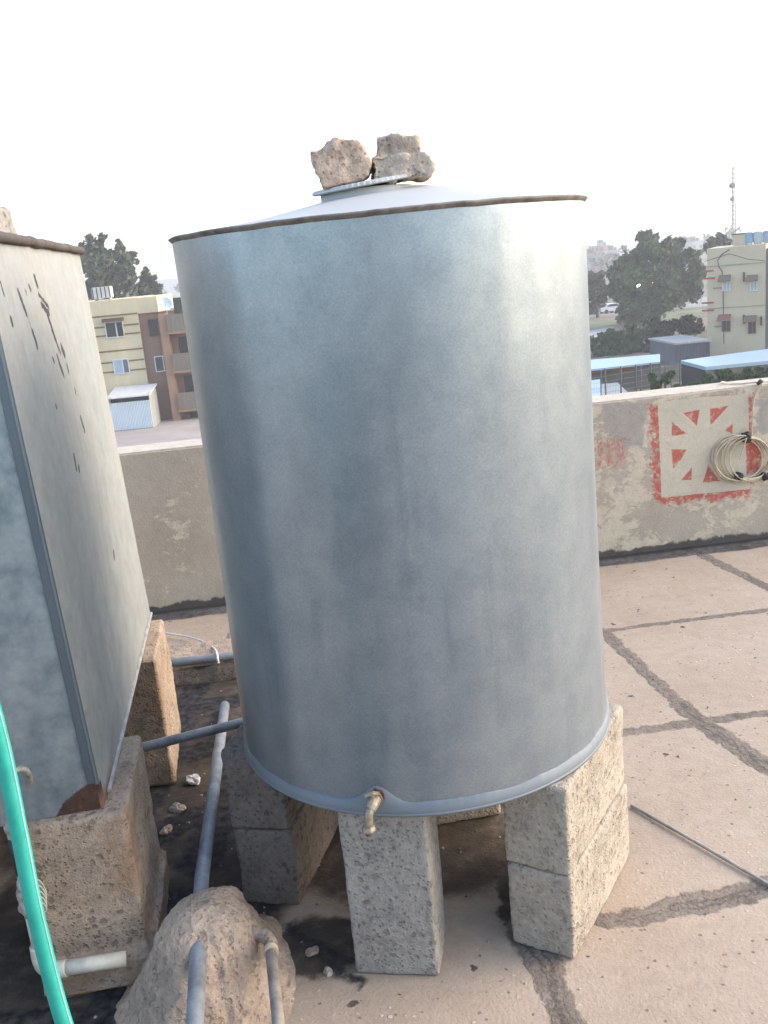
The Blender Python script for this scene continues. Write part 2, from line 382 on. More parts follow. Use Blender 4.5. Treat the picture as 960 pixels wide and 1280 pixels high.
# ------------------------------------------------------------------ parapet wall with the painted emblem
WP = Plane((.995, 4.361, 0), ANG)
WTOP = .737
def wpt(X, Y):                               # a spot of the wall as seen -> (s, z) on the wall
    return WP.sz(720 + X / 4, 400 + Y / 4)
def wall_mat():
    b = NB('peeling_parapet_plaster'); P = b.co; S = b.sep(P)
    F = b.comb(S[0], S[2], 0.0)             # flat coordinates on the face
    f = b.noise(2.4, 6, .62); g = b.noise(26, 6, .72); k = b.noise(110, 3)
    fac = b.math('ADD', b.math('MULTIPLY', f, .5), b.math('ADD', b.math('MULTIPLY', g, .35), b.math('MULTIPLY', k, .15)))
    col = b.ramp(fac, [(.34, (.275, .232, .18)), (.5, (.345, .295, .232)), (.66, (.40, .35, .28))])
    # old cream paint hanging on in flakes and runs
    fl = b.noise(6.5, 9, .74, b.mul(P, (1, 1, 1.5)), .3); ar = b.noise(1.5, 3, .5, b.vm('ADD', P, (2.2, 0, .3)))
    low = b.st(S[2], .06, .30, .05, 0.0)
    right = b.st(S[0], -.6, .1, 0.0, .10)
    fm = b.st(b.math('ADD', b.math('ADD', fl, right), b.math('MULTIPLY', b.math('SUBTRACT', ar, .5), .5)), .60, .655)
    fs_ = b.math('MULTIPLY', b.st(b.noise(24, 7, .75, b.mul(P, (1, 1, 1.4))), .60, .66), b.st(b.noise(2.6, 3, .5, b.mul(P, (.5, 1, 2.2))), .44, .60)); fm = b.math('MAXIMUM', fm, b.math('MULTIPLY', fs_, .8))
    col = b.mix(b.math('MULTIPLY', fm, .85), col, b.ramp(g, [(.3, (.41, .345, .255)), (.7, (.54, .475, .365))]))
    # smooth grey cement patch left of the emblem
    Fw = b.vm('ADD', F, b.vm('SCALE', b.vm('SUBTRACT', b.noise(9, 5, .7, F, color=True), (.5, .5, .5)), scale=.10))
    pp = b.st(b.poly(Fw, [wpt(140, 425), wpt(360, 400), wpt(340, 640), wpt(235, 640), wpt(150, 560)]), -.006, .012)
    col = b.mix(b.math('MULTIPLY', pp, .9), col, b.ramp(g, [(.3, (.265, .235, .20)), (.7, (.325, .29, .25))]))
    pr = b.st(b.poly(Fw, [wpt(900, 400), wpt(1100, 380), wpt(1100, 560), wpt(905, 560)]), -.006, .012)
    col = b.mix(b.math('MULTIPLY', pr, .8), col, b.ramp(g, [(.3, (.22, .20, .175)), (.7, (.30, .275, .24))]))
    # red paint
    redc = b.ramp(b.math('ADD', b.math('MULTIPLY', g, .6), b.math('MULTIPLY', f, .4)), [(.3, (.33, .07, .05)), (.55, (.40, .098, .07)), (.75, (.44, .19, .14))])
    Fr = b.vm('ADD', F, b.vm('SCALE', b.vm('SUBTRACT', b.noise(24, 6, .75, F, color=True), (.5, .5, .5)), scale=.05))
    wear = b.noise(30, 6, .75, F)
    ring = b.poly(Fr, [wpt(350, 405), wpt(890, 360), wpt(890, 900), wpt(375, 935)])
    rm = b.math('MULTIPLY', b.st(ring, -.004, .006), b.st(b.math('ADD', wear, b.st(ring, .0, .03, -.10, .04)), .42, .56))
    sm = b.poly(Fr, [wpt(100, 600), wpt(255, 575), wpt(250, 740), wpt(100, 745)])
    rm2 = b.math('MULTIPLY', b.st(sm, -.012, .02), b.st(b.noise(34, 6, .8, b.mul(F, (1.2, .9, 1))), .43, .60))
    rm = b.math('MAXIMUM', rm, b.math('MULTIPLY', rm2, .8))
    col = b.mix(b.math('MULTIPLY', rm, .93), col, redc)
    # cream square with the red openings of the stencil
    Fs = b.vm('ADD', F, b.vm('SCALE', b.vm('SUBTRACT', b.noise(40, 4, .7, F, color=True), (.5, .5, .5)), scale=.012))
    sq = b.st(b.poly(Fs, [wpt(408, 408), wpt(640, 384), wpt(862, 372), wpt(872, 845), wpt(427, 888)]), -.0015, .0025)
    cream = b.ramp(b.math('ADD', b.math('MULTIPLY', g, .4), b.math('MULTIPLY', f, .6)), [(.34, (.40, .35, .265)), (.55, (.475, .42, .325)), (.7, (.53, .475, .38))])
    col = b.mix(sq, col, cream)
    tri = None
    for pts in [[(535, 465), (620, 448), (605, 532)], [(668, 445), (765, 428), (672, 530)], [(478, 508), (555, 570), (478, 580)], [(787, 508), (782, 572), (745, 553)],
                [(478, 645), (555, 645), (520, 705), (485, 748)], [(580, 736), (578, 800), (522, 802)], [(660, 722), (720, 805), (634, 814)], [(848, 610), (905, 600), (930, 690), (905, 765), (852, 775)]]:
        e = b.poly(Fs, [wpt(*p) for p in pts]); tri = e if tri is None else b.math('MAXIMUM', tri, e)
    tm = b.math('MULTIPLY', b.st(tri, -.001, .0025), b.st(wear, .38, .50, .25, 1.0))
    col = b.mix(b.math('MULTIPLY', tm, .93), col, redc)
    # bitumen turned up at the foot, cracks
    base = b.st(b.math('ADD', S[2], b.math('MULTIPLY', b.math('SUBTRACT', b.noise(11, 6, .7), .5), .09)), .035, .022)
    col = b.mix(b.math('MULTIPLY', base, .9), col, (.05, .046, .044))
    top = b.st(b.math('ADD', S[2], b.math('MULTIPLY', b.math('SUBTRACT', b.noise(30, 5, .7), .5), .012)), WTOP - .012, WTOP - .005)
    col = b.mix(b.math('MULTIPLY', top, .85), col, b.ramp(g, [(.3, (.40, .34, .27)), (.7, (.55, .48, .39))]))
    h = b.math('ADD', b.math('MULTIPLY', g, .8), b.math('ADD', k, b.math('MULTIPLY', fm, .5)))
    return b.done(col, .93, 0, b.bump(h, .5, .005), spec=.2, alb=1.08)
def wall_mesh():
    bm = BM(); slab(bm, -8, 6, 0, .20, 0, WTOP)
    es = [e for e in bm.edges if all(v.co.z > .5 for v in e.verts)]
    bmesh.ops.bevel(bm, geom=es, offset=.008, segments=2, affect='EDGES')
    return bm
w = obj('parapet_wall', wall_mesh(), wall_mat(), loc=WP.p, rot=(0, 0, ANG))
tag(w, 'low peeling parapet wall with a red and cream painted square emblem', 'wall')

# ------------------------------------------------------------------ the round tank
TX, TY, TZ, TR, TH = .051, 2.096, .400, .42, 1.122
tank = thing('water_tank', 'tall round galvanised water tank standing on concrete blocks', 'water tank', (TX, TY, TZ))
tank.rotation_euler = (.004, -.008, 0)
TAPA = math.atan2(1.68 - TY, -.066 - TX)       # bearing of the tap
def shell():
    bm = BM(); seg, nz = 256, 80; rings = []
    for j in range(nz + 1):
        z = .002 + (TH - .007) * j / nz; ring = []
        for i in range(seg):
            a = 2 * math.pi * i / seg
            q = Vector((math.cos(a) * 1.6, math.sin(a) * 1.6, z * .55))
            d = mn.noise(q * 1.7) * .0030 + mn.noise(q * 4.0 + Vector((5, 1, 2))) * .0010
            k = min(1, min(j, nz - j) / 6)
            low = min(1.0, max(0.0, (TH * .86 - z) / (TH * .5)))
            d += (mn.noise(Vector((math.cos(a) * 3.6, math.sin(a) * 3.6, z * .35 + 7))) * .0066 + mn.noise(Vector((math.cos(a) * 8, math.sin(a) * 8, z * .6 + 3))) * .0017) * (.12 + .88 * low)
            r = TR + d * k
            ring.append(bm.verts.new((r * math.cos(a), r * math.sin(a), z)))
        rings.append(ring)
    for j in range(nz):
        for i in range(seg):
            bm.faces.new((rings[j][i], rings[j][(i + 1) % seg], rings[j + 1][(i + 1) % seg], rings[j + 1][i]))
    bm.faces.new(rings[0][::-1])
    return bm
obj('shell', shell(), M_tank, tank, smooth=True)
def band():                                  # soldered strip round the foot that swells round the tap
    bm = BM(); seg = 400; lo = []; up = []; ui = []
    for i in range(seg):
        a = 2 * math.pi * i / seg
        da = (a - TAPA + math.pi) % (2 * math.pi) - math.pi
        h = .024 + .004 * mn.noise(Vector((a * 6, 0, 0))) + .002 * mn.noise(Vector((a * 40, 3, 0))) + .036 * math.exp(-(da / .085) ** 2)
        c, s_ = math.cos(a), math.sin(a); r = TR + .0045
        lo.append(bm.verts.new((r * c, r * s_, .0))); up.append(bm.verts.new((r * c, r * s_, h))); ui.append(bm.verts.new(((TR - .002) * c, (TR - .002) * s_, h + .003)))
    for i in range(seg):
        j = (i + 1) % seg
        bm.faces.new((lo[i], lo[j], up[j], up[i])); bm.faces.new((up[i], up[j], ui[j], ui[i]))
    return bm
obj('foot_band', band(), M_band, tank, smooth=True)
bm = BM(); lathe(bm, [(TR - .01, -.003), (TR + .0055, -.003), (TR + .0068, .0), (TR + .006, .003), (TR + .003, .0035)], 200)
obj('bottom_lip', bm, M_band, tank, smooth=True)
bm = BM()
prof = [(TR - .002, TH - .008), (TR + .0015, TH - .0075), (TR + .003, TH - .005), (TR + .006, TH - .002), (TR + .007, TH), (TR + .002, TH + .0025), (TR - .01, TH + .002)]
lathe(bm, prof, 240)
for v in bm.verts:
    a = math.atan2(v.co.y, v.co.x); v.co.z += (.0035 * mn.noise(Vector((math.cos(a) * 5, math.sin(a) * 5, 0))) + .0015 * mn.noise(Vector((math.cos(a) * 22, math.sin(a) * 22, 4)))) * (1 if v.co.z < TH - .012 else .4)
obj('top_rim', bm, M_rim, tank, smooth=True)
bm = BM(); lathe(bm, [(TR, TH - .004), (TR - .015, TH + .001), (.36, TH + .007), (.30, TH + .016), (.24, TH + .027), (.18, TH + .039), (.12, TH + .050), (.06, TH + .058), (0, TH + .060)], 160)
for v in bm.verts:
    rr_ = v.co.xy.length / TR; v.co.x += .07 * (1 - rr_); v.co.z += .0022 * mn.noise(Vector((v.co.x * 7, v.co.y * 7, 2))) * min(1, (1 - rr_) * 8)
lid = obj('conical_lid', bm, M_lid, tank, smooth=True)
def hatch():
    bm = BM(); seg = 180; pr = [(0, .006), (.10, .006), (.107, .007), (.111, .005), (.112, 0), (.107, -.002), (.0, -.002)]
    rings = []
    for r, z in pr:
        rings.append([bm.verts.new(((r + ((.0009 + .0006 * math.sin(i * .21)) * math.sin(i * 2 * math.pi * 60 / seg) if r > .103 else 0)) * math.cos(2 * math.pi * i / seg), (r + ((.0009 + .0006 * math.sin(i * .21)) * math.sin(i * 2 * math.pi * 60 / seg) if r > .103 else 0)) * math.sin(2 * math.pi * i / seg), z)) for i in range(seg)] if r > 0 else [bm.verts.new((0, 0, z))])
    for A, B in zip(rings, rings[1:]):
        for k in range(seg):
            q = [A[k % len(A)], A[(k + 1) % len(A)], B[(k + 1) % len(B)], B[k % len(B)]]
            q = [v for i, v in enumerate(q) if v not in q[:i]]
            bm.faces.new(q)
    bm.transform(Matrix.Translation((-.014, -.03, TH + .068)) @ Matrix.Rotation(R(-5), 4, 'Y') @ Matrix.Rotation(R(3), 4, 'X'))
    return bm
obj('hatch_cover', hatch(), M_lid, tank)
bm = BM(); lathe(bm, [(.098, TH + .015), (.098, TH + .058), (.09, TH + .060)], 80, Matrix.Translation((-.012, -.028, 0))); obj('hatch_collar', bm, M_lid, tank, smooth=True)
# tap
ta = Vector((math.cos(TAPA), math.sin(TAPA), 0)); tt = Vector((-ta.y, ta.x, 0)); up_ = Vector((0, 0, 1))
def TP(out, side, z): return ta * (TR + out * .8) + tt * side + up_ * (z + .010 + (.3 * (.03 - z) if z < .03 else 0))
bm = BM(); tube(bm, [TP(-.01, 0, .034), TP(.022, 0, .034)], .0115, 10)
tube(bm, [TP(.002, 0, .034), TP(.010, 0, .034)], .0165, 6)
tap = obj('tap', bm, M_rust2, tank)
bm = BM(); tube(bm, [TP(.020, 0, .034), TP(.034, -.001, .033), TP(.046, -.003, .030), TP(.052, -.005, .024)], [.0125, .0125, .012, .011], 14)
tube(bm, [TP(.022, 0, .034), TP(.026, 0, .034)], .0155, 8)
obj('valve_body', bm, M_chrome, tap, smooth=False)
bm = BM(); tube(bm, smooth_path([TP(.046, -.003, .030), TP(.058, -.006, .018), TP(.062, -.008, .0), TP(.062, -.010, -.028)], 6), .0088, 14)
tube(bm, [TP(.062, -.010, -.020), TP(.062, -.010, -.031), TP(.062, -.010, -.034)], [.011, .0135, .0135], 12)
obj('spout', bm, M_chrome, tap, smooth=True)
bm = BM(); tube(bm, [TP(.062, -.010, -.033), TP(.063, -.010, -.047)], .0075, 10); obj('nozzle', bm, M_rust, tap)
bm = BM(); tube(bm, [TP(.036, 0, .036), TP(.036, -.002, .050)], .005, 8); tube(bm, [TP(.030, .010, .050), TP(.036, 0, .053), TP(.044, -.016, .050)], [.0035, .005, .0035], 8)
obj('lever', bm, M_chrome, tap)

# broken concrete weighing the hatch down
def lump(name, pix, y, dy, mat, label, seed, parts=None):
    root_pts = [YP(340 + a / 2.2857, 150 + c / 2.2857, y) for a, c in pix]
    cx = sum(p.x for p in root_pts) / len(root_pts); cz = min(p.z for p in root_pts)
    bm = BM(); prism(bm, [(p.x - cx, p.z - cz) for p in root_pts], -dy / 2, dy / 2)
    if parts:
        for pix2, d0, d1 in parts:
            pp = [YP(340 + a / 2.2857, 150 + c / 2.2857, y) for a, c in pix2]
            prism(bm, [(p.x - cx, p.z - cz) for p in pp], d0, d1)
    bm = roughen(bm, .0038, .009, 24, seed, .0018, 130)
    o = obj(name, bm, mat, smooth=True, loc=(cx, y, cz))
    return tag(o, label, 'concrete chunk', 'broken concrete chunks weighing down tank lids')
lump('concrete_chunk', [(114, 98), (140, 92), (182, 63), (246, 64), (274, 96), (284, 128), (276, 165), (246, 184), (190, 196), (148, 206), (143, 178), (122, 130)], 2.03, .105, M_lump, 'tan broken concrete chunk on the round tank lid, the left and redder one', 1)
lump('concrete_chunk', [(288, 112), (330, 104), (432, 102), (446, 112), (460, 135), (444, 166), (350, 172), (345, 184), (290, 186), (296, 150), (284, 126)], 2.035, .11, M_lump_g, 'two tiered grey broken concrete chunk on the round tank lid', 2,
     [([(306, 52), (340, 47), (418, 50), (422, 74), (428, 106), (300, 112)], -.03, .045)])

# blocks under the round tank
def block(name, size, loc, rz, mat, label, seed, group='concrete blocks under the round tank', amp=.003, cut=None):
    bm = BM(); box(bm, (0, 0, size[2] / 2), size, bev=.004)
    bm = roughen(bm, .0045, amp, 9, seed, .0011, 130)
    o = obj(name, bm, mat, smooth=True, loc=loc, rot=(0, 0, rz))
    return tag(o, label, 'concrete block', group)
block('concrete_block', (.178, .15, .397), (-.049, 1.793, 0), R(-10.5), M_block, 'upright grey concrete block directly under the tap of the round tank', 3)
# right pair: long axis along (.216, .354)
ar_ = math.atan2(.354, .216)
def lying(cx, cy, z, ang, mat, label, seed, L=.40, W=.142, h=.198):
    return block('concrete_block', (L, W, h), (cx, cy, z), ang, mat, label, seed)
fc = Vector(((.187 + .307) / 2, (1.783 + 1.713) / 2)); dv = Vector((math.cos(ar_), math.sin(ar_)))
cc = fc + dv * .20
lying(cc.x, cc.y, 0, ar_, M_block_tan, 'lower lying block of the stacked pair at the right of the round tank', 4)
lying(cc.x - .004, cc.y + .003, .199, ar_ + R(.8), M_block_tan, 'upper lying block of the stacked pair at the right of the round tank', 5)
al = math.atan2(.38, .10)
fc = Vector((-.350, 1.992)); dv = Vector((math.cos(al), math.sin(al))); cc = fc + dv * .20
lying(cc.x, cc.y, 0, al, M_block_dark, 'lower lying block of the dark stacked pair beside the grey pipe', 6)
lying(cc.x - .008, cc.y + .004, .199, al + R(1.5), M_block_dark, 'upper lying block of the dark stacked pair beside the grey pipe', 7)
block('concrete_block', (.19, .15, .397), (.13, 2.34, 0), R(8), M_block_tan, 'shaded upright block standing at the back beneath the round tank', 8)

# ------------------------------------------------------------------ the square tank at the left
LZ = .405
c0 = G(130, 1009, LZ); c1 = G(188, 768, LZ)
lang = math.atan2(c1.y - c0.y, c1.x - c0.x) - math.pi / 2
LD = (Vector((c1.x, c1.y)) - Vector((c0.x, c0.y))).length; LW = 1.0; LH = 1.150
lt = thing('water_tank', 'square galvanised water tank with black scratches and a rusted corner', 'water tank', (c0.x, c0.y, LZ), lang)
lt.rotation_euler = (0, -R(1.9), lang)
RP = Plane((c0.x, c0.y, 0), lang + math.pi / 2)      # its right face, s runs back
FP = Plane((c0.x, c0.y, 0), lang)                    # its front face
def sidept(X, Y): s_, z = RP.sz(X / 4, 240 + Y / 4); return (s_, z - LZ)
def frontpt(u, v): s_, z = FP.sz(u, v); return (s_, z - LZ)
def scratches(b, col, rg, met):
    S = b.sep(b.co); Q = b.comb(S[1], S[2], 0.0)
    Qw = b.vm('ADD', Q, b.vm('SCALE', b.vm('SUBTRACT', b.noise(38, 6, .8, Q, color=True), (.5, .5, .5)), scale=.026))
    L = []
    for a, c, w in [((95, 445), (108, 500), .003), ((172, 485), (203, 600), .0055), ((228, 690), (245, 765), .005), ((206, 610), (228, 690), .001), ((248, 420), (256, 455), .006), ((262, 505), (300, 570), .004), ((272, 560), (300, 600), .005), ((290, 590), (325, 740), .0055), ((310, 690), (342, 800), .004), ((350, 775), (360, 805), .0075), ((330, 825), (352, 910), .005), ((372, 870), (375, 890), .005), ((403, 990), (405, 1000), .004), ((425, 1130), (438, 1190), .006), ((222, 465), (226, 480), .004), ((205, 490), (207, 498), .003), ((137, 630), (140, 650), .005), ((310, 832), (312, 838), .004), ((318, 1065), (320, 1072), .003), ((392, 1318), (400, 1380), .005), ((410, 1370), (412, 1390), .004)]:
        p = sidept(*a); q = sidept(*c); L.append(((p[0], p[1], 0), (q[0], q[1], 0), w * 1.5))
    hp = RP.sz(143, 695); L.append(((hp[0], hp[1] - LZ, 0), (hp[0] + .002, hp[1] - LZ + .004, 0), .012))
    onside = b.math('GREATER_THAN', S[0], -.006)
    d = b.segs(Qw, L); m = b.math('MULTIPLY', b.st(d, .0025, -.0015), onside)
    # chalky wash on the side
    wash = b.math('MULTIPLY', onside, b.st(b.noise(3, 6, .65, b.mul(b.co, (1, 1, .3))), .30, .62, .55, .92))
    hz = b.st(S[2], .15, .75, .72, 1.0); wash = b.math('MULTIPLY', wash, hz)
    col = b.mix(wash, col, b.ramp(b.noise(30, 5, .7), [(.3, (.40, .385, .34)), (.7, (.50, .48, .42))]))
    met = b.math('MULTIPLY', met, b.math('SUBTRACT', 1.0, b.math('MULTIPLY', wash, .85))); rg = b.math('ADD', rg, b.math('MULTIPLY', wash, .25))
    dr = b.math('MULTIPLY', onside, b.math('MULTIPLY', b.st(b.noise(42, 4, .7, b.mul(b.co, (1, 1, .03))), .60, .70), b.st(b.noise(4, 3), .42, .60, 0, .38)))
    col = b.mix(dr, col, (.20, .15, .10))
    col = b.mix(m, col, (.035, .030, .024))
    # rusted corner
    F = b.comb(S[0], S[2], 0.0)
    Fw = b.vm('ADD', F, b.vm('SCALE', b.vm('SUBTRACT', b.noise(30, 5, .7, F, color=True), (.5, .5, .5)), scale=.02))
    rp = b.poly(Fw, [frontpt(66, 1024), frontpt(78, 1002), frontpt(100, 986), frontpt(114, 976), frontpt(150, 985), frontpt(150, 1010)])
    rm = b.math('MULTIPLY', b.st(rp, -.003, .003), b.math('LESS_THAN', S[1], .02))
    rc = b.ramp(b.noise(60, 5, .7), [(.3, (.04, .018, .012)), (.55, (.085, .038, .022)), (.8, (.20, .09, .045))])
    col = b.mix(rm, col, rc); met = b.math('MULTIPLY', met, b.math('SUBTRACT', 1.0, b.math('MAXIMUM', rm, m)))
    r2 = b.math('MULTIPLY', b.st(b.math('ADD', S[2], b.math('MULTIPLY', b.noise(12, 5, .7), .06)), .075, .035), b.st(S[1], .25, .02)); r2 = b.math('MULTIPLY', r2, onside)
    col = b.mix(r2, col, (.28, .14, .07)); rg = b.math('ADD', rg, b.math('MULTIPLY', rm, .3))
    return col, rg, met
M_ltank = mat_galv('weathered_galvanised_sheet', (.27, .34, .37), (.56, .62, .63), rough=.48, metal=.62, streak=.35, mott=.62, extra=scratches, wav=.3)
def ltank_mesh():
    bm = BM(); n, m = 44, 44
    def face(f, a, c):
        g = [[bm.verts.new(f(i / a, j / c)) for j in range(c + 1)] for i in range(a + 1)]
        for i in range(a):
            for j in range(c): bm.faces.new((g[i][j], g[i + 1][j], g[i + 1][j + 1], g[i][j + 1]))
    def bul(u, v, k): return k * (16 * u * (1 - u) * v * (1 - v)) ** .7 + .003 * mn.noise(Vector((u * 4, v * 4, k * 900))) * min(1, 12 * u * (1 - u)) * min(1, 12 * v * (1 - v))
    face(lambda u, v: (bul(u, v, .014), u * LD, v * LH), n, m)
    face(lambda u, v: (-u * LW, -bul(u, v, .012), v * LH), n, m)
    face(lambda u, v: (-LW - bul(u, v, .01), u * LD, v * LH), 8, 8)
    face(lambda u, v: (-u * LW, LD + bul(u, v, .01), v * LH), 8, 8)
    face(lambda u, v: (-u * LW, v * LD, LH + .02 * math.sin(math.pi * u) * math.sin(math.pi * v)), 8, 8)
    face(lambda u, v: (-u * LW, v * LD, 0), 8, 8)
    bmesh.ops.remove_doubles(bm, verts=bm.verts[:], dist=.0005)
    return bm
obj('body', ltank_mesh(), M_ltank, lt, smooth=False)
M_seam = mat_galv('lapped_seam', (.15, .19, .22), (.30, .35, .38), rough=.5, metal=.7, streak=.4)
bm = BM(); box(bm, (-.010, -.0045, LH / 2 + .03), (.022, .005, LH - .06), bev=.0015); tube(bm, [(-.003, -.003, .058), (-.003, -.003, LH - .01)], .0055, 8)
obj('corner_seam', bm, M_seam, lt)
bm = BM()
e = .008
for p, q in [((e, -e), (e, LD + e)), ((e, -e), (-LW - e, -e)), ((-LW - e, -e), (-LW - e, LD + e)), ((e, LD + e), (-LW - e, LD + e))]:
    pts = [Vector((p[0] + (q[0] - p[0]) * k / 30, p[1] + (q[1] - p[1]) * k / 30, LH - .004 + .004 * mn.noise(Vector((k * .5, p[0], 1))))) for k in range(31)]
    tube(bm, pts, .0105, 8)
obj('top_rim', bm, M_rust, lt, smooth=True)
M_fold = plain('folded_bottom_edge', (.40, .40, .36), .6, .4, .3, 20)
bm = BM(); tube(bm, [(.003, .06, .004), (.003, LD, .004)], .005, 6); box(bm, (-LW / 2 - .12, -.004, .008), (LW - .24, .007, .016))
obj('bottom_fold', bm, M_fold, lt)
lp = [YP(u, v, 2.45) for u, v in [(-46, 268), (-20, 258), (1, 262), (7, 276), (14, 297), (13, 304), (-50, 300)]]
bm = BM(); cx = lp[4].x - .06; cz = min(p.z for p in lp); prism(bm, [(p.x - cx, p.z - cz) for p in lp], -.06, .06)
bm = roughen(bm, .0045, .007, 24, 9, .002, 130)
tag(obj('concrete_chunk', bm, M_block, smooth=True, loc=(cx, 2.45, LZ + LH + .012)), 'grey broken concrete chunk lying on the square tank', 'concrete chunk', 'broken concrete chunks weighing down tank lids')

# blocks under the square tank
def lblock(name, xs, ys, z0, z1, mat, label, seed, ledge=False):
    M = Matrix.Translation((c0.x, c0.y, 0)) @ Matrix.Rotation(lang, 4, 'Z')
    cxl, cyl = (xs[0] + xs[1]) / 2, (ys[0] + ys[1]) / 2
    bm = BM(); box(bm, (0, 0, (z1 - z0) / 2), (xs[1] - xs[0], ys[1] - ys[0], z1 - z0), bev=.006)
    if ledge: box(bm, (0, -.004, .045), (xs[1] - xs[0] + .03, ys[1] - ys[0] + .045, .09), bev=.012)
    bm = roughen(bm, .0050, .0045, 8, seed, .0012, 130)
    p = M @ Vector((cxl, cyl, z0))
    return tag(obj(name, bm, mat, smooth=True, loc=p, rot=(0, 0, lang)), label, 'concrete block', 'concrete blocks under the square tank')
lblock('concrete_block', (-.165, .045), (-.028, .33), 0, LZ - .004, M_block_rust, 'thick tan block under the rusted corner of the square tank', 11, True)
lblock('concrete_block', (-.14, .045), (.80, 1.15), 0, LZ - .004, M_block_rust, 'narrow orange stained block under the far corner of the square tank', 12)
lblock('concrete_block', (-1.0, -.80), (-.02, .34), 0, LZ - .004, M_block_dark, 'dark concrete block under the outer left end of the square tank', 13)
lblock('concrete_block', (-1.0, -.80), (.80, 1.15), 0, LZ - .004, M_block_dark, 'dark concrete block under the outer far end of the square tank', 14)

# ------------------------------------------------------------------ mortar mound and pipes
MC = Vector((-.440, 1.735, 0))
def mound():
    bm = BM(); n, m = 110, 260; rings = []
    for j in range(n + 1):
        t = j / n; ring = []
        for i in range(m):
            a = 2 * math.pi * i / m; ca, sa = math.cos(a), math.sin(a)
            rr = 1 + .16 * mn.noise(Vector((ca * 1.3, sa * 1.3, 4))) + .05 * mn.noise(Vector((ca * 4, sa * 4, 1)))
            rx, ry = .205 * rr * (1 - .24 * max(0, ca)), .225 * rr
            # profile: flat-topped dome with steep flanks flaring at the foot
            if t < .5: r = t / .5 * .52; z = .205 - .055 * (t / .5) ** 2.2
            elif t < .86: k = (t - .5) / .36; r = .52 + .34 * k; z = .150 - .128 * k ** .85
            else: k = (t - .86) / .14; r = .86 + .26 * k; z = .022 * (1 - k) ** 1.6 - .012 * k
            x = MC.x + r * rx * ca; y = MC.y + r * ry * sa
            q = Vector((x, y, z))
            d = mn.fractal(q * 9, 1, 2, 4) * .0085 * (1 - .5 * t) + mn.noise(q * 48) * .002 + mn.noise(q * 120) * .0016 - .0045 * max(0, .12 - abs(mn.noise(q * 7 + Vector((3, 1, 8))))) / .12 * (1 if t > .3 else .2)
            ring.append(bm.verts.new((x + d * ca * .8, y + d * sa * .8, z + d * .9 * (1 if t < .9 else .3))))
        rings.append(ring)
    for j in range(n):
        for i in range(m): bm.faces.new((rings[j][i], rings[j][(i + 1) % m], rings[j + 1][(i + 1) % m], rings[j + 1][i]))
    bmesh.ops.remove_doubles(bm, verts=bm.verts[:], dist=.0001)
    return bm
tag(obj('mortar_mound', mound(), M_mound, smooth=True), 'rounded sandy mortar mound that a grey pipe runs through', 'mound')
def path_px(L): return [G(u, v, z) for u, v, z in L]
pz = .150
a = G(243, 1290, pz); q = G(281, 882, .02); qm = G(252, 1100, .165)
bm = BM(); d = (q - a).normalized()
tube(bm, [a + (a - qm) * .6, a, qm, q, q + (q - qm) * .008, q + (q - qm) * .012], [.0165, .0165, .0165, .0165, .014, .006], 16)
pr_ = thing('water_pipe', 'long blue grey pipe running through the mortar mound', 'pipe', (a.x, a.y, 0)); 
obj('pipe_run', bm, M_blue_pipe, pr_, smooth=True, world=True)
# crossing pipe
a = YP(150, 941.5, 2.42); q = YP(300, 904, 2.47)
bm = BM(); tube(bm, [a + (a - q) * .2, a, q, q + (q - a) * 1.2], .0135, 14)
o = obj('water_pipe', bm, M_blue_pipe, smooth=True); tag(o, 'dark dusty pipe crossing over from the square tank block to behind the round tank', 'pipe')
# elbow pipe right of the mound
e1 = G(318, 1166, .13); e2 = G(337, 1172, .13); e3 = G(350, 1300, .125)
er = thing('elbow_pipe', 'thin dusty pipe with an elbow leaving the right side of the mound', 'pipe', (e2.x, e2.y, 0))
bm = BM(); tube(bm, [e2 + (e3 - e2) * .05, e3, e3 + (e3 - e2) * 1.6], .0115, 14); obj('pipe_run', bm, M_grey_pipe, er, smooth=True, world=True)
bm = BM(); tube(bm, smooth_path([e1 + (e1 - e2) * 2.0, e1, e1 * .35 + e2 * .65, e2 + (e3 - e2) * .05, e2 + (e3 - e2) * .14], 6), .0142, 14); obj('elbow', bm, M_mound, er, smooth=True, world=True)
bm = BM(); dd = (e3 - e2); tube(bm, [e2 + dd * .13, e2 + dd * .17], .0155, 16); obj('collar', bm, plain('pale_collar', (.55, .44, .32), .7), er, smooth=False, world=True)
# far pipe with white cable
a = G(200, 830, .088); q = G(292, 820, .092)
bm = BM(); tube(bm, [a - (q - a) * 1.0, a, q, q + (q - a) * 2], .0155, 12)
tag(obj('water_pipe', bm, M_blue_pipe, smooth=True), 'blue grey pipe lying on the sunlit slab behind both tanks', 'pipe')
bm = BM(); tube(bm, smooth_path([G(188, 785, .02), G(206, 791, .02), G(235, 796, .02), G(256, 803, .04), G(268, 811, .085), G(271, 817, .112), G(272, 823, .104), G(273, 829, .085)], 6), .0042, 8)
tag(obj('thin_cable', bm, M_white_cable, smooth=True), 'thin white cable curving over the slab to the far pipe', 'cable')
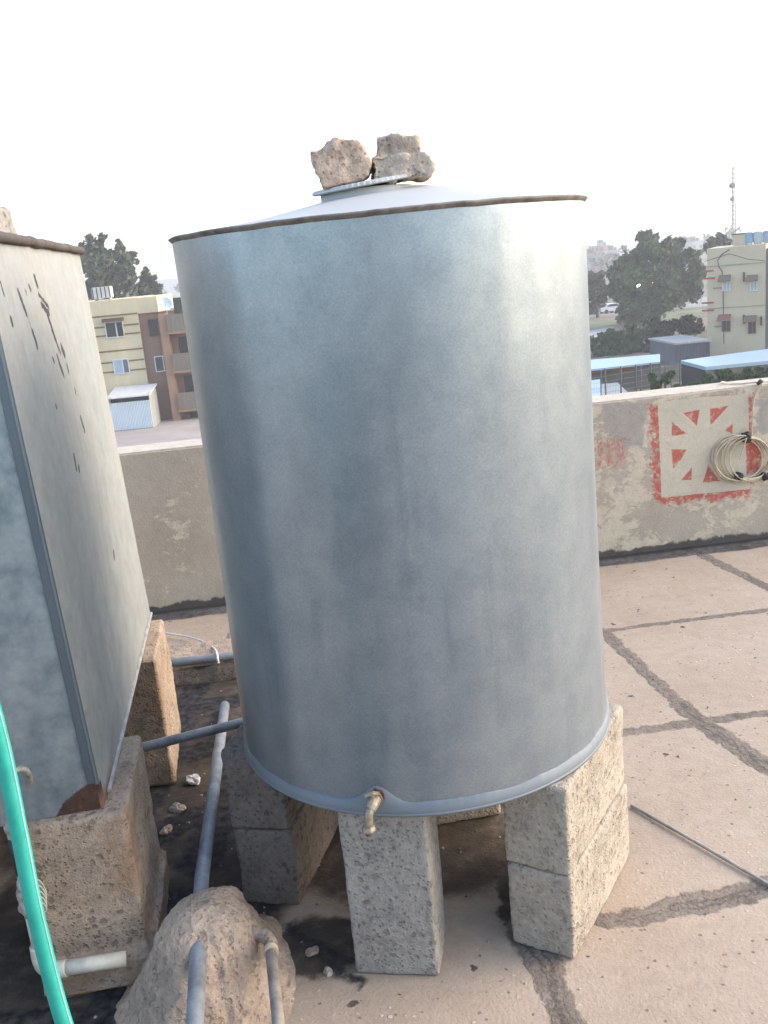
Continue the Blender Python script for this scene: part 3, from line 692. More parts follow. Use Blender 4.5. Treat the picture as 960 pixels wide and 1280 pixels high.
# white pvc run in front of the square tank
py = 1.70
fit = thing('drain_pipe', 'white plastic drain pipe with taped joints bending at the block foot', 'pipe', (*YP(58, 1212, py).xy, 0))
def V(u, v, y=py): return YP(u, v, y)
bm = BM(); tube(bm, [V(38, 1135), V(50, 1190)], .0135, 14); obj('riser', bm, M_pvc, fit, smooth=True, world=True)
bm = BM(); tube(bm, smooth_path([V(48, 1182), V(53, 1204), V(66, 1212), V(84, 1210)], 6), .0175, 14); obj('elbow', bm, M_pvc, fit, smooth=True, world=True)
bm = BM(); tube(bm, [V(80, 1210), V(158, 1198, py + .02)], .0155, 16); obj('pipe_run', bm, M_pvc, fit, smooth=True, world=True)
bm = BM(); tube(bm, [V(28, 1080), V(31, 1098), V(33, 1104), V(38, 1135), V(41, 1142)], [.012, .0145, .021, .021, .015], 12); bm = roughen(bm, .0024, .004, 60, 3, .001, 200); obj('taped_joint', bm, M_pvc_old, fit, smooth=True, world=True)
bm = BM(); tube(bm, [V(20, 1045), V(30, 1090)], .0165, 12); obj('rubber_sleeve', bm, M_black, fit, smooth=True, world=True)
bm = BM(); tube(bm, smooth_path([YP(12, 985, 1.70), V(15, 1000), V(17, 1030), V(21, 1052)], 5), .0155, 12); tube(bm, [V(16.5, 1030), V(18, 1036)], .019, 12); obj('upper_joint', bm, M_pvc_old, fit, smooth=True, world=True)
bm = BM(); tube(bm, smooth_path([YP(10, 975, 1.71), YP(20, 963, 1.72), YP(31, 962, 1.735), YP(37, 972, 1.76), YP(37, 982, 1.80)], 5), .0062, 10); obj('tank_outlet', bm, M_pvc_old, fit, smooth=True, world=True)
bm = BM()
for k in range(5): tube(bm, smooth_path([V(33 + k, 1106 + 6 * k, py - .018), V(48 + k, 1100 + 7 * k, py - .012), V(58, 1118 + 5 * k, py), V(50 - k, 1132 + 3 * k, py - .01)], 5), .0016, 6)
obj('tie_wire', bm, M_pvc, fit, smooth=True, world=True)
# green hose in front
bm = BM(); hp = smooth_path([YP(-75, 690, 1.16), YP(-35, 800, 1.15), YP(0, 925, 1.14), YP(24, 1040, 1.13), YP(46, 1150, 1.12), YP(82, 1285, 1.11), YP(132, 1420, 1.10), YP(190, 1560, 1.08), YP(260, 1720, 1.05)], 8)
tube(bm, hp, .0112, 18); hz = obj('garden_hose', bm, M_hose, smooth=True); tag(hz, 'bright green garden hose hanging down at the left edge', 'hose')
bm = BM(); off = Vector((.0106, -.0042, .001)); tube(bm, [p + off for p in hp], .0009, 6); obj('highlight_stripe', bm, plain('hose_highlight', (.50, .62, .66), .7, 0, .3), hz, smooth=True)  # pale strip standing in for the highlight along the hose edge
# steel rod, scraps
a = G(789, 1007, .006); q = G(965, 1108, .006)
bm = BM(); tube(bm, [a, a + (q - a) * .5 + Vector((0, 0, .002)), q, q + (q - a) * .8], .0042, 10)
tag(obj('steel_rod', bm, M_rod, smooth=True), 'thin straight grey rod lying on the slabs beside the stacked blocks', 'rod')
lg = thing('cement_ledge', 'low cement ledge with a damp dark front, on the floor between the two tanks', 'ledge', (-.62, 3.455, 0), ANG)
bm = BM(); box(bm, (0, 0, .03), (.80, .24, .06)); bm = roughen(bm, .007, .008, 12, 31, .002, 90); obj('body', bm, M_block_dark, lg, smooth=True)
bm = BM(); box(bm, (0, .008, .066), (.79, .225, .016)); bm = roughen(bm, .006, .007, 14, 32, .0015, 90); obj('top_screed', bm, M_mound, lg, smooth=True)
for k, (u, v, sz) in enumerate([(222, 1010, .018), (207, 1038, .015), (262, 990, .010), (390, 1190, .013), (410, 1215, .010)]):
    p = G(u, v, sz * .3); bm = BM(); bmesh.ops.create_icosphere(bm, subdivisions=4, radius=sz, matrix=Matrix.Rotation(k * 1.3, 4, 'Z') @ Matrix.Diagonal((1.25, .9, .7, 1)))
    for v_ in bm.verts: v_.co += v_.co.normalized() * sz * (.55 * mn.noise(v_.co * .9 / sz + Vector((k, 3, 1))) + .18 * mn.noise(v_.co * 3 / sz))
    tag(obj('mortar_crumb', bm, M_mound if k % 2 else M_block_tan, smooth=False, loc=p), 'small broken crumb of mortar lying on the dirty roof floor', 'mortar crumb', 'crumbs of mortar on the dirty floor')
rg_ = random.Random(21); bm = BM()
for _ in range(420):
    if rg_.random() < .55: x, y = rg_.uniform(-.75, .35), rg_.uniform(1.5, 3.1)
    else: x, y = rg_.uniform(-1.2, 2.6), rg_.uniform(1.5, 4.25)
    r_ = rg_.choice((.0015, .002, .0025, .003, .004)) * rg_.uniform(.7, 1.3)
    if rg_.random() < .03: r_ *= 2.0
    rr2 = bmesh.ops.create_icosphere(bm, subdivisions=1, radius=r_, matrix=Matrix.Translation((x, y, r_ * .4)) @ Matrix.Rotation(rg_.uniform(0, 6), 4, 'Z') @ Matrix.Diagonal((rg_.uniform(.8, 1.7), 1, .7, 1)))
    for v in rr2['verts']: v.co += Vector((rg_.uniform(-1, 1), rg_.uniform(-1, 1), rg_.uniform(-1, 1))) * r_ * .22
gm_ = NB('grit_stones'); gv = gm_.sep(gm_.vor(40, out='Color'))[0]
tag(obj('floor_grit', bm, gm_.done(gm_.ramp(gv, [(.2, (.10, .085, .07)), (.5, (.30, .25, .20)), (.85, (.46, .41, .35))]), .9)), 'loose grit and crumbs of mortar scattered over the roof floor', 'grit', kind='stuff')
p = G(241, 974, .012); bm = BM(); bmesh.ops.create_icosphere(bm, subdivisions=4, radius=.02, matrix=Matrix.Translation(p) @ Matrix.Diagonal((1, 1, .7, 1)))
for v in bm.verts: v.co += (v.co - p) * (.5 * mn.noise(v.co * 70) + .25 * mn.noise(v.co * 160))
tag(obj('crumpled_scrap', bm, M_paper), 'crumpled white scrap of paper on the dark floor between the tanks', 'litter')
for k, (u, v, sz) in enumerate([(806, 1049, .006), (492 + 430, 1240, .006), (560, 1262, .005), (905, 812, .005)]):
    pass

# ------------------------------------------------------------------ cable coil on the wall
def wv(u, v, out): s_, z = WP.sz(u, v); q = WP.p + WP.t * s_ - WP.n * out; q.z = z; return q
coil = thing('cable_coil', 'coil of cream cable taped in black hanging on the painted wall', 'cable coil', wv(924, 600, .0))
bm = BM()
for k, (cx, cy, rx, ry, ro) in enumerate([(921, 572, 32, 29, 0), (926, 573, 33, 28, .2), (929, 574, 30, 29, -.2), (920, 574, 30, 27, .3), (931, 572, 28, 28, .1), (924, 573, 34, 30, -.1), (934, 573, 26, 27, .4)]):
    pts = []
    for i in range(37):
        t = 2 * math.pi * i / 36
        x = rx * math.cos(t); y = ry * math.sin(t)
        pull = .12 * max(0, math.cos(t + math.pi / 2)) ** 6
        pts.append(wv(cx + x * math.cos(ro) - y * math.sin(ro) * .9, cy - (1 - pull) * (x * math.sin(ro) + y * math.cos(ro)), .008 + .0045 * k + .006 * math.sin(2 * t + k)))
    tube(bm, pts, .0036, 8)
tube(bm, smooth_path([wv(936, 545, .03), wv(938, 520, .02), wv(941, 500, .012), wv(945, 488, .010), wv(951, 484, .012)], 6), .0034, 8)
tube(bm, smooth_path([wv(927, 545, .05), wv(923, 560, .045), wv(920, 572, .04)], 5), .0034, 8)
obj('loops', bm, M_cable, coil, smooth=True, world=True)
for (u0, v0), (u1, v1) in [((929, 540), (931, 551)), ((918, 597), (922, 590)), ((950, 596), (957, 592))]:
    bm = BM(); tube(bm, [wv(u0, v0, .022), wv((u0 + u1) / 2, (v0 + v1) / 2, .024), wv(u1, v1, .022)], [.019, .022, .019], 10); bm = roughen(bm, .003, .006, 50, u0, .001, 200)
    obj('tape_wrap', bm, M_black, coil, smooth=True, world=True)
def wt(s_, d, z): q = WP.p + WP.t * s_ + WP.n * d; q.z = z; return q
s0 = WP.sz(949, 484)[0]
bm = BM()
tube(bm, smooth_path([wv(951, 484, .012), wt(s0 + .0, .0, WTOP + .012), wt(s0 - .06, .05, WTOP + .006), wt(s0 - .13, .09, WTOP + .008), wt(s0 - .10, .16, WTOP + .006), wt(s0 - .02, .21, WTOP - .02)], 6), .0036, 8)
tube(bm, smooth_path([wt(s0 - .02, .02, WTOP + .010), wt(s0 + .08, .05, WTOP + .006), wt(s0 + .3, .06, WTOP + .006), wt(s0 + .9, .05, WTOP + .005)], 6), .0036, 8)
lc = obj('lead_cable', bm, M_cable, coil, smooth=True, world=True)
bm = BM(); tube(bm, [wt(s0 - .012, -.006, WTOP + .004), wt(s0 + .004, -.004, WTOP + .016), wt(s0 + .02, .01, WTOP + .012)], [.006, .011, .006], 10); obj('knot_tape', bm, plain('brown_tape', (.06, .045, .03), .7), coil, smooth=True, world=True)

# ------------------------------------------------------------------ street level
def ground_mat():
    b = NB('dry_ground'); P = b.co
    f = b.noise(.03, 5, .6); g = b.noise(.5, 6, .7)
    col = b.ramp(g, [(.3, (.20, .165, .13)), (.7, (.34, .285, .23))])
    gm = b.st(f, .45, .6, 0, .7); col = b.mix(gm, col, b.ramp(b.noise(2, 4), [(.3, (.06, .075, .03)), (.7, (.15, .15, .065))]))
    return b.done(col, .95, 0, None, spec=.1)
bm = BM(); slab(bm, -1600, 1600, -300, 2600, GZ - 1, GZ); tag(obj('ground', bm, ground_mat()), kind='structure')
def sheet(name, px, z, mat):
    bm = BM(); vs = [bm.verts.new(G(u, v, z)) for u, v in px]; bm.faces.new(vs)
    return tag(obj(name, bm, mat), kind='structure')
M_conc_st = plain('pinkish_street_concrete', (.37, .315, .28), .92, 0, .15, .35)
sheet('street', [(60, 528), (300, 500), (330, 590), (60, 620)], GZ + .004, M_conc_st)
M_verge = plain('dry_green_verge', (.16, .165, .075), .95, 0, .45, .35)
sheet('grass_verge', [(700, 404), (960, 378), (980, 388), (700, 415)], GZ + .004, M_verge)
M_road = plain('pale_road', (.30, .28, .26), .95, 0, .12, .2)
sheet('road', [(690, 389), (980, 362), (980, 374), (690, 400)], GZ + .004, M_road)
sheet('lane', [(720, 416), (768, 408), (760, 422), (720, 430)], GZ + .006, plain('lane_gravel', (.36, .34, .32), .95, 0, .15, .4))

# ------------------------------------------------------------------ foliage
def leafmat(name, lo, hi, sc=.5):
    b = NB(name); f = b.noise(sc, 3, .6); g = b.noise(sc * 9, 2)
    col = b.ramp(b.math('ADD', b.math('MULTIPLY', f, .65), b.math('MULTIPLY', g, .35)), [(.36, lo), (.64, hi)])
    return b.done(col, .75, 0, None, spec=.15)
def leaves(bm, clumps, n, size, rnd, flat=1.0):
    sub = []
    for c, r in clumps:
        for _ in range(13):
            d = Vector((rnd.gauss(0, 1), rnd.gauss(0, 1), rnd.gauss(0, 1))).normalized()
            sub.append((Vector(c) + d * r * rnd.uniform(.25, 1.0) * Vector((1, 1, 1)).x, r * rnd.uniform(.20, .42)))
    clumps = sub
    W = [r ** 2 for c, r in clumps]; tot = sum(W)
    for (c, r), w_ in zip(clumps, W):
        for _ in range(int(n * w_ / tot)):
            d = Vector((rnd.gauss(0, 1), rnd.gauss(0, 1), rnd.gauss(0, 1))).normalized()
            k = rnd.random() ** .42
            p = Vector(c) + Vector((d.x, d.y, d.z * flat)) * r * k * (1.0 + .25 * mn.noise(d * 2.3 + Vector(c)))
            s_ = size * rnd.uniform(.5, 1.3)
            if rnd.random() < .10: p += (p - Vector(c)) * rnd.uniform(.2, .6)
            q = Vector((rnd.gauss(0, 1), rnd.gauss(0, 1), rnd.gauss(0, 1))).normalized()
            a = q.orthogonal().normalized(); b_ = q.cross(a)
            v = [bm.verts.new(p + a * s_), bm.verts.new(p + b_ * s_ * .55), bm.verts.new(p - a * s_), bm.verts.new(p - b_ * s_ * .55)]
            bm.faces.new(v)
    return bm
def tree(name, label, base, clumps, trunk_r, n, size, mat, bark, seed, group='trees below the roof'):
    rnd = random.Random(seed); root = thing(name, label, 'tree', base, 0, group)
    B = Vector(base)
    bm = BM(); leaves(bm, clumps, n, size, rnd); obj('crown', bm, mat, root, world=True)
    bm = BM()
    cen = sum((Vector(c) for c, r in clumps), Vector()) / len(clumps)
    fork = Vector((B.x * .6 + cen.x * .4, B.y, B.z + (cen.z - B.z) * .45))
    tube(bm, [B - Vector((0, 0, .1)), B * .5 + fork * .5 + Vector((trunk_r * .6, 0, 0)), fork], [trunk_r * 1.25, trunk_r, trunk_r * .8], 8)
    for c, r in clumps:
        c = Vector(c); mid = (fork + c) * .5 + Vector((0, 0, -.1 * r)); tube(bm, [fork, mid, c], [trunk_r * .6, trunk_r * .35, trunk_r * .12], 6)
    obj('trunk', bm, bark, root, smooth=True, world=True)
    return root
M_bark = plain('brown_bark', (.10, .08, .06), .95, 0, .3, 3)
M_leaf_d = leafmat('dark_leaves', (.038, .064, .026), (.125, .17, .07), .35)
M_leaf_g = leafmat('grey_green_leaves', (.048, .064, .036), (.15, .17, .092), .4)
M_leaf_b = leafmat('bush_leaves', (.030, .060, .022), (.10, .155, .055), .9)
def pxm(y): return y / FPX                    # metres per photo pixel near depth y (approximate)
# big tree on the right
Y1 = G(820, 402, GZ).y
def C(u, v, y, r): return (YP(u, v, y), r * y / FPX)
base = G(822, 402, GZ)
big = [C(812, 300, Y1, 10), C(806, 318, Y1 - 2, 20), C(832, 312, Y1, 16), C(785, 332, Y1 - 1, 20), C(842, 330, Y1 + 2, 20), C(815, 345, Y1 - 4, 30), C(778, 352, Y1 - 2, 18), C(770, 342, Y1, 13), C(858, 350, Y1 + 1, 20), C(795, 372, Y1 - 3, 24), C(835, 370, Y1 - 3, 24), C(864, 366, Y1, 15), C(790, 388, Y1, 15), C(866, 335, Y1 + 2, 12), C(772, 362, Y1 + 2, 12), C(848, 305, Y1 + 3, 8), C(872, 318, Y1 + 4, 7), C(798, 362, Y1 - 2, 20), C(790, 380, Y1 - 2, 17), C(818, 376, Y1 - 3, 20)]
big = [(c, r * 1.08) for c, r in big]
tree('broadleaf_tree', 'large dark bushy tree with a lit lamp in it, left of the cream house', base, big, .35, 15000, .42, M_leaf_d, M_bark, 1)
Y2 = G(747, 397, GZ).y
tree('broadleaf_tree', 'small loose green tree at the edge of the round tank', G(747, 397, GZ), [C(742, 345, Y2, 11), C(748, 356, Y2, 13), C(738, 362, Y2, 14), C(752, 370, Y2, 10), C(741, 380, Y2, 11), C(730, 350, Y2, 14)], .2, 3600, .36, leafmat('olive_leaves', (.045, .055, .025), (.11, .115, .05), .4), M_bark, 2)
# trees behind the left block of flats
Y3 = 118.0
def bz(u): p = YP(u, 380, Y3); return Vector((p.x, Y3, GZ))
tree('tall_tree', 'tall dark grey green tree rising behind the yellow flats', bz(140), [C(118, 305, Y3, 13), C(108, 318, Y3, 16), C(130, 318, Y3 + 1, 18), C(152, 322, Y3, 15), C(120, 340, Y3 - 2, 22), C(146, 342, Y3 - 1, 20), C(164, 326, Y3, 8), C(138, 358, Y3, 20), C(112, 358, Y3, 16), C(160, 356, Y3, 12), C(158, 340, Y3 + 1, 13), C(148, 305, Y3, 5), C(126, 298, Y3, 6)], .3, 9000, .33, M_leaf_g, M_bark, 3)
tree('tall_tree', 'smaller thin tree beside the tall one behind the yellow flats', bz(183), [C(184, 342, Y3 + 3, 9), C(179, 354, Y3 + 3, 12), C(190, 356, Y3 + 3, 11), C(184, 366, Y3 + 3, 14), C(196, 364, Y3 + 3, 8), C(172, 362, Y3 + 3, 9)], .18, 3000, .30, M_leaf_g, M_bark, 4)
# hedge-like bushes in the yard on the right
def bush(label, clumps, n, size, mat, seed, name='bush', group='bushes in the yards below'):
    rnd = random.Random(seed); pts = [Vector(c) for c, r in clumps]
    cen = sum(pts, Vector()) / len(pts); base = Vector((cen.x, cen.y, GZ))
    root = thing(name, label, 'bush', base, 0, group)
    bm = BM(); leaves(bm, clumps, n, size, rnd); obj('foliage', bm, mat, root, world=True)
    for c, r in clumps:
        bm = BM(); c = Vector(c); tube(bm, [Vector((c.x * .6 + cen.x * .4, c.y, GZ - .1)), (c + Vector((c.x, c.y, GZ))) / 2 + Vector((.1, 0, 0)), c], [.08, .05, .02], 5)
        obj('stem', bm, M_bark, root, world=True)
def row(us, v_of, y_of, r_of): return [C(u, v_of(i), y_of(i), r_of(i)) for i, u in enumerate(us)]
Yb = 95.0
bush('wide dark bush below the large tree', [C(745, 432, Yb, 16), C(762, 424, Yb, 18), C(782, 420, Yb + 2, 18), C(755, 440, Yb - 1, 14), C(778, 436, Yb, 17), C(800, 428, Yb, 18)], 7000, .30, M_leaf_d, 5)
bush('brownish dark bush between the large tree and the dark container', [C(818, 416, Yb + 3, 17), C(838, 410, Yb + 3, 14), C(856, 408, Yb + 3, 13), C(870, 408, Yb + 3, 10), C(822, 432, Yb, 16), C(838, 434, Yb, 13), C(812, 440, Yb - 1, 10)], 6000, .28, leafmat('brown_green_leaves', (.028, .034, .022), (.07, .075, .045), .4), M_bark and 6)
Yc = 50.0
bush('bright green bush behind the parapet under the blue roof', [C(872, 484, Yc, 9), C(885, 474, Yc, 10), C(897, 482, Yc, 8), C(905, 470, Yc + 1, 9), C(920, 476, Yc + 1, 10), C(935, 470, Yc + 2, 10), C(950, 466, Yc + 2, 10), C(965, 464, Yc + 2, 10)], 6000, .14, M_leaf_b, 7)
bush('feathery green bush behind the wire fence', [C(820, 482, Yc, 8), C(830, 474, Yc, 7), C(838, 468, Yc + .5, 5), C(846, 486, Yc, 7), C(824, 494, Yc, 7), C(860, 484, Yc, 7), C(815, 472, Yc, 5)], 3000, .13, M_leaf_b, 8)

# ------------------------------------------------------------------ flats on the left
fl0 = G(190, 536, GZ); LA = R(3)
LP = Plane((fl0.x, fl0.y + 4.2, 0), LA)
flats = thing('block_of_flats', 'yellow and brick three storey block of flats with balconies, on the left', 'building', (LP.p.x, LP.p.y, GZ), LA)
def L(u, v): s_, z = LP.sz(u, v); return s_, z - GZ
def lrect(bm, u0, v0, u1, v1, y0, y1):
    a = L(u0, v0); c = L(u1, v1); return slab(bm, a[0], c[0], y0, y1, a[1], c[1])
def crect(bm, cu, cv, wpx, hpx, y0, y1, P=None):
    a = (P or L)(cu, cv); k = KP
    return slab(bm, a[0] - wpx * k / 2, a[0] + wpx * k / 2, y0, y1, a[1] - hpx * k / 2, a[1] + hpx * k / 2)
KP = LP.p.y / FPX * 1.01
zt = L(170, 372)[1]
def wallmat(name, c, var=.12):
    b = NB(name); f = b.noise(.35, 5, .6); s_ = b.noise(1.2, 5, .65, b.mul(b.co, (1, 1, .12)))
    col = b.ramp(b.math('ADD', b.math('MULTIPLY', f, .5), b.math('MULTIPLY', s_, .5)), [(.3, tuple(x * (1 - var * 2) for x in c)), (.6, c), (.75, tuple(min(1, x * (1 + var)) for x in c))])
    return b.done(col, .92, 0, None, spec=.15)
M_yel = wallmat('yellow_render', (.80, .67, .44)); M_brick = wallmat('pink_brown_render', (.34, .215, .16)); M_orange = wallmat('orange_render', (.42, .26, .17))
M_stripe = wallmat('ochre_stripe', (.25, .19, .10)); M_glass = plain('dark_glass', (.03, .035, .045), .15, 0, .3, 2); M_glass_b = plain('pale_curtained_glass', (.36, .45, .52), .3, 0, .15, 1)
M_white = plain('white_frame', (.66, .65, .62), .6, 0, .1, 2); M_awn = wallmat('brown_awning', (.17, .115, .085)); M_balc = wallmat('grey_balcony', (.30, .25, .20))
sl = L(170, 380)[0]; sr = L(204, 380)[0]
sb = (L(170, 376)[0] + L(185, 480)[0]) / 2
bm = BM(); slab(bm, sb - 16, sb, 0, 9, 0, zt); obj('yellow_wall', bm, M_yel, flats)
sc_ = (L(207, 388)[0] + L(219, 529)[0]) / 2
zb_ = L(185, 391)[1]
bm = BM(); slab(bm, sb + .003, sc_ + 9, .25, 9, 0, zb_); obj('brick_wall', bm, M_brick, flats)
bm = BM(); slab(bm, sb + .003, sc_ - .3, .02, 9, zb_ + .002, zt - .03); obj('parapet_band', bm, M_yel, flats)
bm = BM(); slab(bm, sc_ - .25, sc_ + .35, -.9, .248, 0, L(206, 392)[1]); obj('column', bm, M_orange, flats)
def window(rect, glass, P_, parent, frame=M_white, off=.0, awn=None, split=.6):
    (u, v, w_, h_) = rect; a = P_(u, v); hw, hh = w_ * KP / 2, h_ * KP / 2
    bm = BM(); t = .07
    for x0, x1, z0, z1 in [(-hw, hw, hh - t, hh), (-hw, hw, -hh, -hh + t), (-hw, -hw + t, -hh + t, hh - t), (hw - t, hw, -hh + t, hh - t), (-hw + 2 * hw * split - .04, -hw + 2 * hw * split + .04, -hh + t, hh - t)]:
        slab(bm, a[0] + x0, a[0] + x1, off - .11, off + .02, a[1] + z0, a[1] + z1)
    f = obj('window', bm, frame, parent)
    for k, (x0, x1) in enumerate([(-hw + t, -hw + 2 * hw * split - .04), (-hw + 2 * hw * split + .04, hw - t)]):
        bm = BM(); slab(bm, a[0] + x0, a[0] + x1, off - .08, off - .06, a[1] - hh + t, a[1] + hh - t)
        obj('pane', bm, glass[k] if isinstance(glass, tuple) else glass, f)
    if awn: bm = BM(); slab(bm, a[0] - hw - .1, a[0] + hw + .1, off - .5, off - .002, a[1] + hh + .02, a[1] + hh + .28); obj('window_hood', bm, M_awn, f)
    return f
window((143.5, 412, 22, 19), M_glass, L, flats, awn=True); window((152, 458, 19, 18), (M_glass_b, plain('mid_glass', (.12, .15, .18), .25)), L, flats)
window((195, 409, 19, 20), (M_glass, plain('boarded_pane', (.22, .19, .15), .8)), L, flats, frame=M_awn, off=.25); window((200.5, 455, 14, 19), plain('green_glass', (.05, .08, .085), .2), L, flats, off=.25, split=.75)
for v0, us in [(393.5, 120), (407, 125), (418, 127), (438, 130), (452, 133), (464, 135)]:
    z = L(150, v0)[1]; bm = BM(); slab(bm, sb - 12, sb - .02, -.05, -.002, z - .055, z + .055); obj('wall_stripe', bm, M_stripe, flats)
# balcony wing
for i, (u, vtop, vbot) in enumerate([(224, 396, 416), (230, 431, 464), (235, 478, 512)]):
    zt_ = L(u, vtop)[1]; z0 = L(u, vbot)[1]
    bm = BM(); slab(bm, sc_ + .36, sc_ + 5, -1.15, -1.0, z0 + .2, z0 + 1.5); 
    for k in range(14): slab(bm, sc_ + .4 + k * .34, sc_ + .44 + k * .34, -1.19, -1.15, z0 + .22, z0 + 1.48)
    bl = obj('balcony', bm, M_balc, flats)
    bm = BM(); slab(bm, sc_ + .36, sc_ + 5, -1.25, .24, z0, z0 + .19); obj('balcony_slab', bm, M_orange, bl)
    bm = BM(); slab(bm, sc_ + .9, sc_ + 2.2, .18, .24, z0 + .9, z0 + 2.7); obj('balcony_door', bm, M_glass, bl)
bm = BM(); slab(bm, sc_ + 1.0, sc_ + 2.4, .10, .24, .0, 1.2); obj('basement_door', bm, M_black, flats)
bm = BM(); slab(bm, sc_ + 2.4, sc_ + 3.2, -1.1, -.9, .0, 1.1); obj('gate_panel', bm, plain('orange_gate', (.36, .15, .04), .7), flats)
# dish on the roof
dp = L(208, 381); dish = thing('satellite_dish', 'pale blue satellite dish on the roof edge of the yellow flats', 'satellite dish', LP.p + LP.t * dp[0] + Vector((0, 0, 0)) + LP.n * -.6)
dish.location.z = GZ + dp[1] - .5
bm = BM(); lathe(bm, [(0, 0), (.2, .03), (.4, .11), (.52, .2), (.54, .2), (.41, .09), (.2, .005), (0, -.03)], 28, Matrix.Translation((0, 0, .55)) @ Matrix.Rotation(R(70), 4, 'X') @ Matrix.Rotation(R(25), 4, 'Y'))
obj('reflector', bm, plain('dish_paint', (.50, .60, .66), .5, 0, .1), dish, smooth=True)
bm = BM(); tube(bm, [(0, .25, -.9), (0, .2, .5)], .05, 8); tube(bm, [(0, .1, .35), (.1, -.5, .75)], .025, 6); obj('mast', bm, M_rod, dish)
# rooftop white tank box
rp = L(124, 372); rt_ = thing('roof_tank', 'white ribbed tank on the roof of the yellow flats', 'roof tank', LP.p + LP.t * rp[0] + LP.n * 1.5); rt_.location.z = GZ + zt
bm = BM(); slab(bm, -.75, .75, -.4, .4, .18, 1.05, bev=.04); obj('body', bm, M_white, rt_)
bm = BM()
for k in range(5): slab(bm, -.7 + k * .33, -.62 + k * .33, -.44, -.402, .2, 1.02)
obj('ribs', bm, M_awn, rt_); bm = BM(); slab(bm, -.6, -.5, -.3, .3, 0, .178); slab(bm, .5, .6, -.3, .3, 0, .178); slab(bm, -.52, .52, -.05, .05, .05, .10); obj('stand', bm, M_rod, rt_)
# corrugated shed
shp = G(167, 537, GZ); shed = thing('metal_shed', 'white corrugated metal shed in front of the yellow flats', 'shed', shp, R(1))
M_shed = plain('white_corrugated_sheet', (.60, .66, .70), .5, .1, .06, .8)
kk = shp.y / FPX
def corr(bm, x0, x1, y, z0, z1, n, amp=.025, M=None):
    a = []
    for i in range(n * 4 + 1):
        x = x0 + (x1 - x0) * i / (n * 4); yy = y + amp * math.sin(i * math.pi / 2)
        a.append((bm.verts.new((x, yy, z0)), bm.verts.new((x, yy, z1))))
    for p, q in zip(a, a[1:]): bm.faces.new((p[0], q[0], q[1], p[1]))
    return bm
sw = 25.5 * kk; sh = 44 * kk
bm = BM(); slab(bm, -sw, sw, 0, 3.0, 0, .06); slab(bm, -sw, -sw + .06, .03, 3, .06, sh); slab(bm, sw - .06, sw, .03, 3, .06, sh); slab(bm, -sw + .06, sw - .06, 2.94, 3, .06, sh); obj('side_wall', bm, plain('grey_shed_side', (.40, .40, .37), .7), shed)
bm = BM(); corr(bm, -sw, sw, -.03, .06, sh * .80, 26); corr(bm, -sw, sw, .0, .06, sh * .80, 26); obj('shutter', bm, M_shed, shed)
bm = BM(); slab(bm, -sw + .07, sw - .07, .5, .55, sh * .78, sh); obj('dark_gap', bm, M_black, shed)
bm = BM(); vs = [(-sw - .1, -.25, sh * .93), (sw + .1, -.25, sh * .93), (sw + .1, 3.2, sh + .25), (-sw - .1, 3.2, sh + .25)]
lo = [bm.verts.new(p) for p in vs]; hi_ = [bm.verts.new((p[0], p[1], p[2] + .10)) for p in vs]; bm.faces.new(lo[::-1]); bm.faces.new(hi_)
for i in range(4): bm.faces.new((lo[i], lo[(i + 1) % 4], hi_[(i + 1) % 4], hi_[i]))
obj('roof', bm, M_white, shed)

# ------------------------------------------------------------------ cream house on the right
r0 = G(892, 447, GZ); RA = R(-24)
RPn = Plane((r0.x, r0.y, 0), RA); KR = r0.y / FPX * 1.03
house = thing('cream_house', 'cream house with small awnings and red wall stripes, on the right', 'building', (r0.x, r0.y, GZ), RA)
def Rr(u, v): s_, z = RPn.sz(u, v); return s_, z - GZ
M_cream = wallmat('cream_render', (.69, .585, .405), .06)
hx0 = (Rr(877, 311)[0] + Rr(891, 440)[0]) / 2; hx1 = Rr(957, 320)[0]; hz1 = Rr(900, 310)[1]
bm = BM(); slab(bm, hx0, hx1, 0, 10, 0, hz1); obj('wall', bm, M_cream, house)
bm = BM(); slab(bm, hx0 - .06, hx1 + .06, -.07, -.002, Rr(915, 331)[1] - .05, Rr(915, 331)[1] + .05); obj('ledge', bm, wallmat('cream_ledge', (.44, .41, .31)), house)
bm = BM(); slab(bm, hx0 - .02, hx1 + .02, -.05, -.002, Rr(915, 384)[1] - .04, Rr(915, 384)[1] + .04); obj('ledge', bm, wallmat('cream_ledge', (.44, .41, .31)), house)
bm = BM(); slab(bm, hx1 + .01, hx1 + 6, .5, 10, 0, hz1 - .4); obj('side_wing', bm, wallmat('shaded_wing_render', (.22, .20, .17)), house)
M_redst = wallmat('red_stripe', (.48, .13, .09)); M_beige = wallmat('beige_stripe', (.42, .32, .20))
for (u, v, w_, m_) in [(884, 339, 14, M_redst), (885, 348, 16, M_redst), (884.5, 378.5, 14, M_redst), (885, 388, 14, M_redst), (897, 360, 10, M_beige), (898, 408, 9, M_beige)]:
    a = Rr(u, v); bm = BM(); slab(bm, a[0] - w_ * KR / 2, a[0] + w_ * KR / 2, -.09, -.002, a[1] - .07, a[1] + .07); obj('wall_stripe', bm, m_, house)
M_awn_r = wallmat('faded_red_awning', (.30, .14, .10)); M_awn_g = wallmat('grey_brown_awning', (.20, .15, .115))
KP = KR
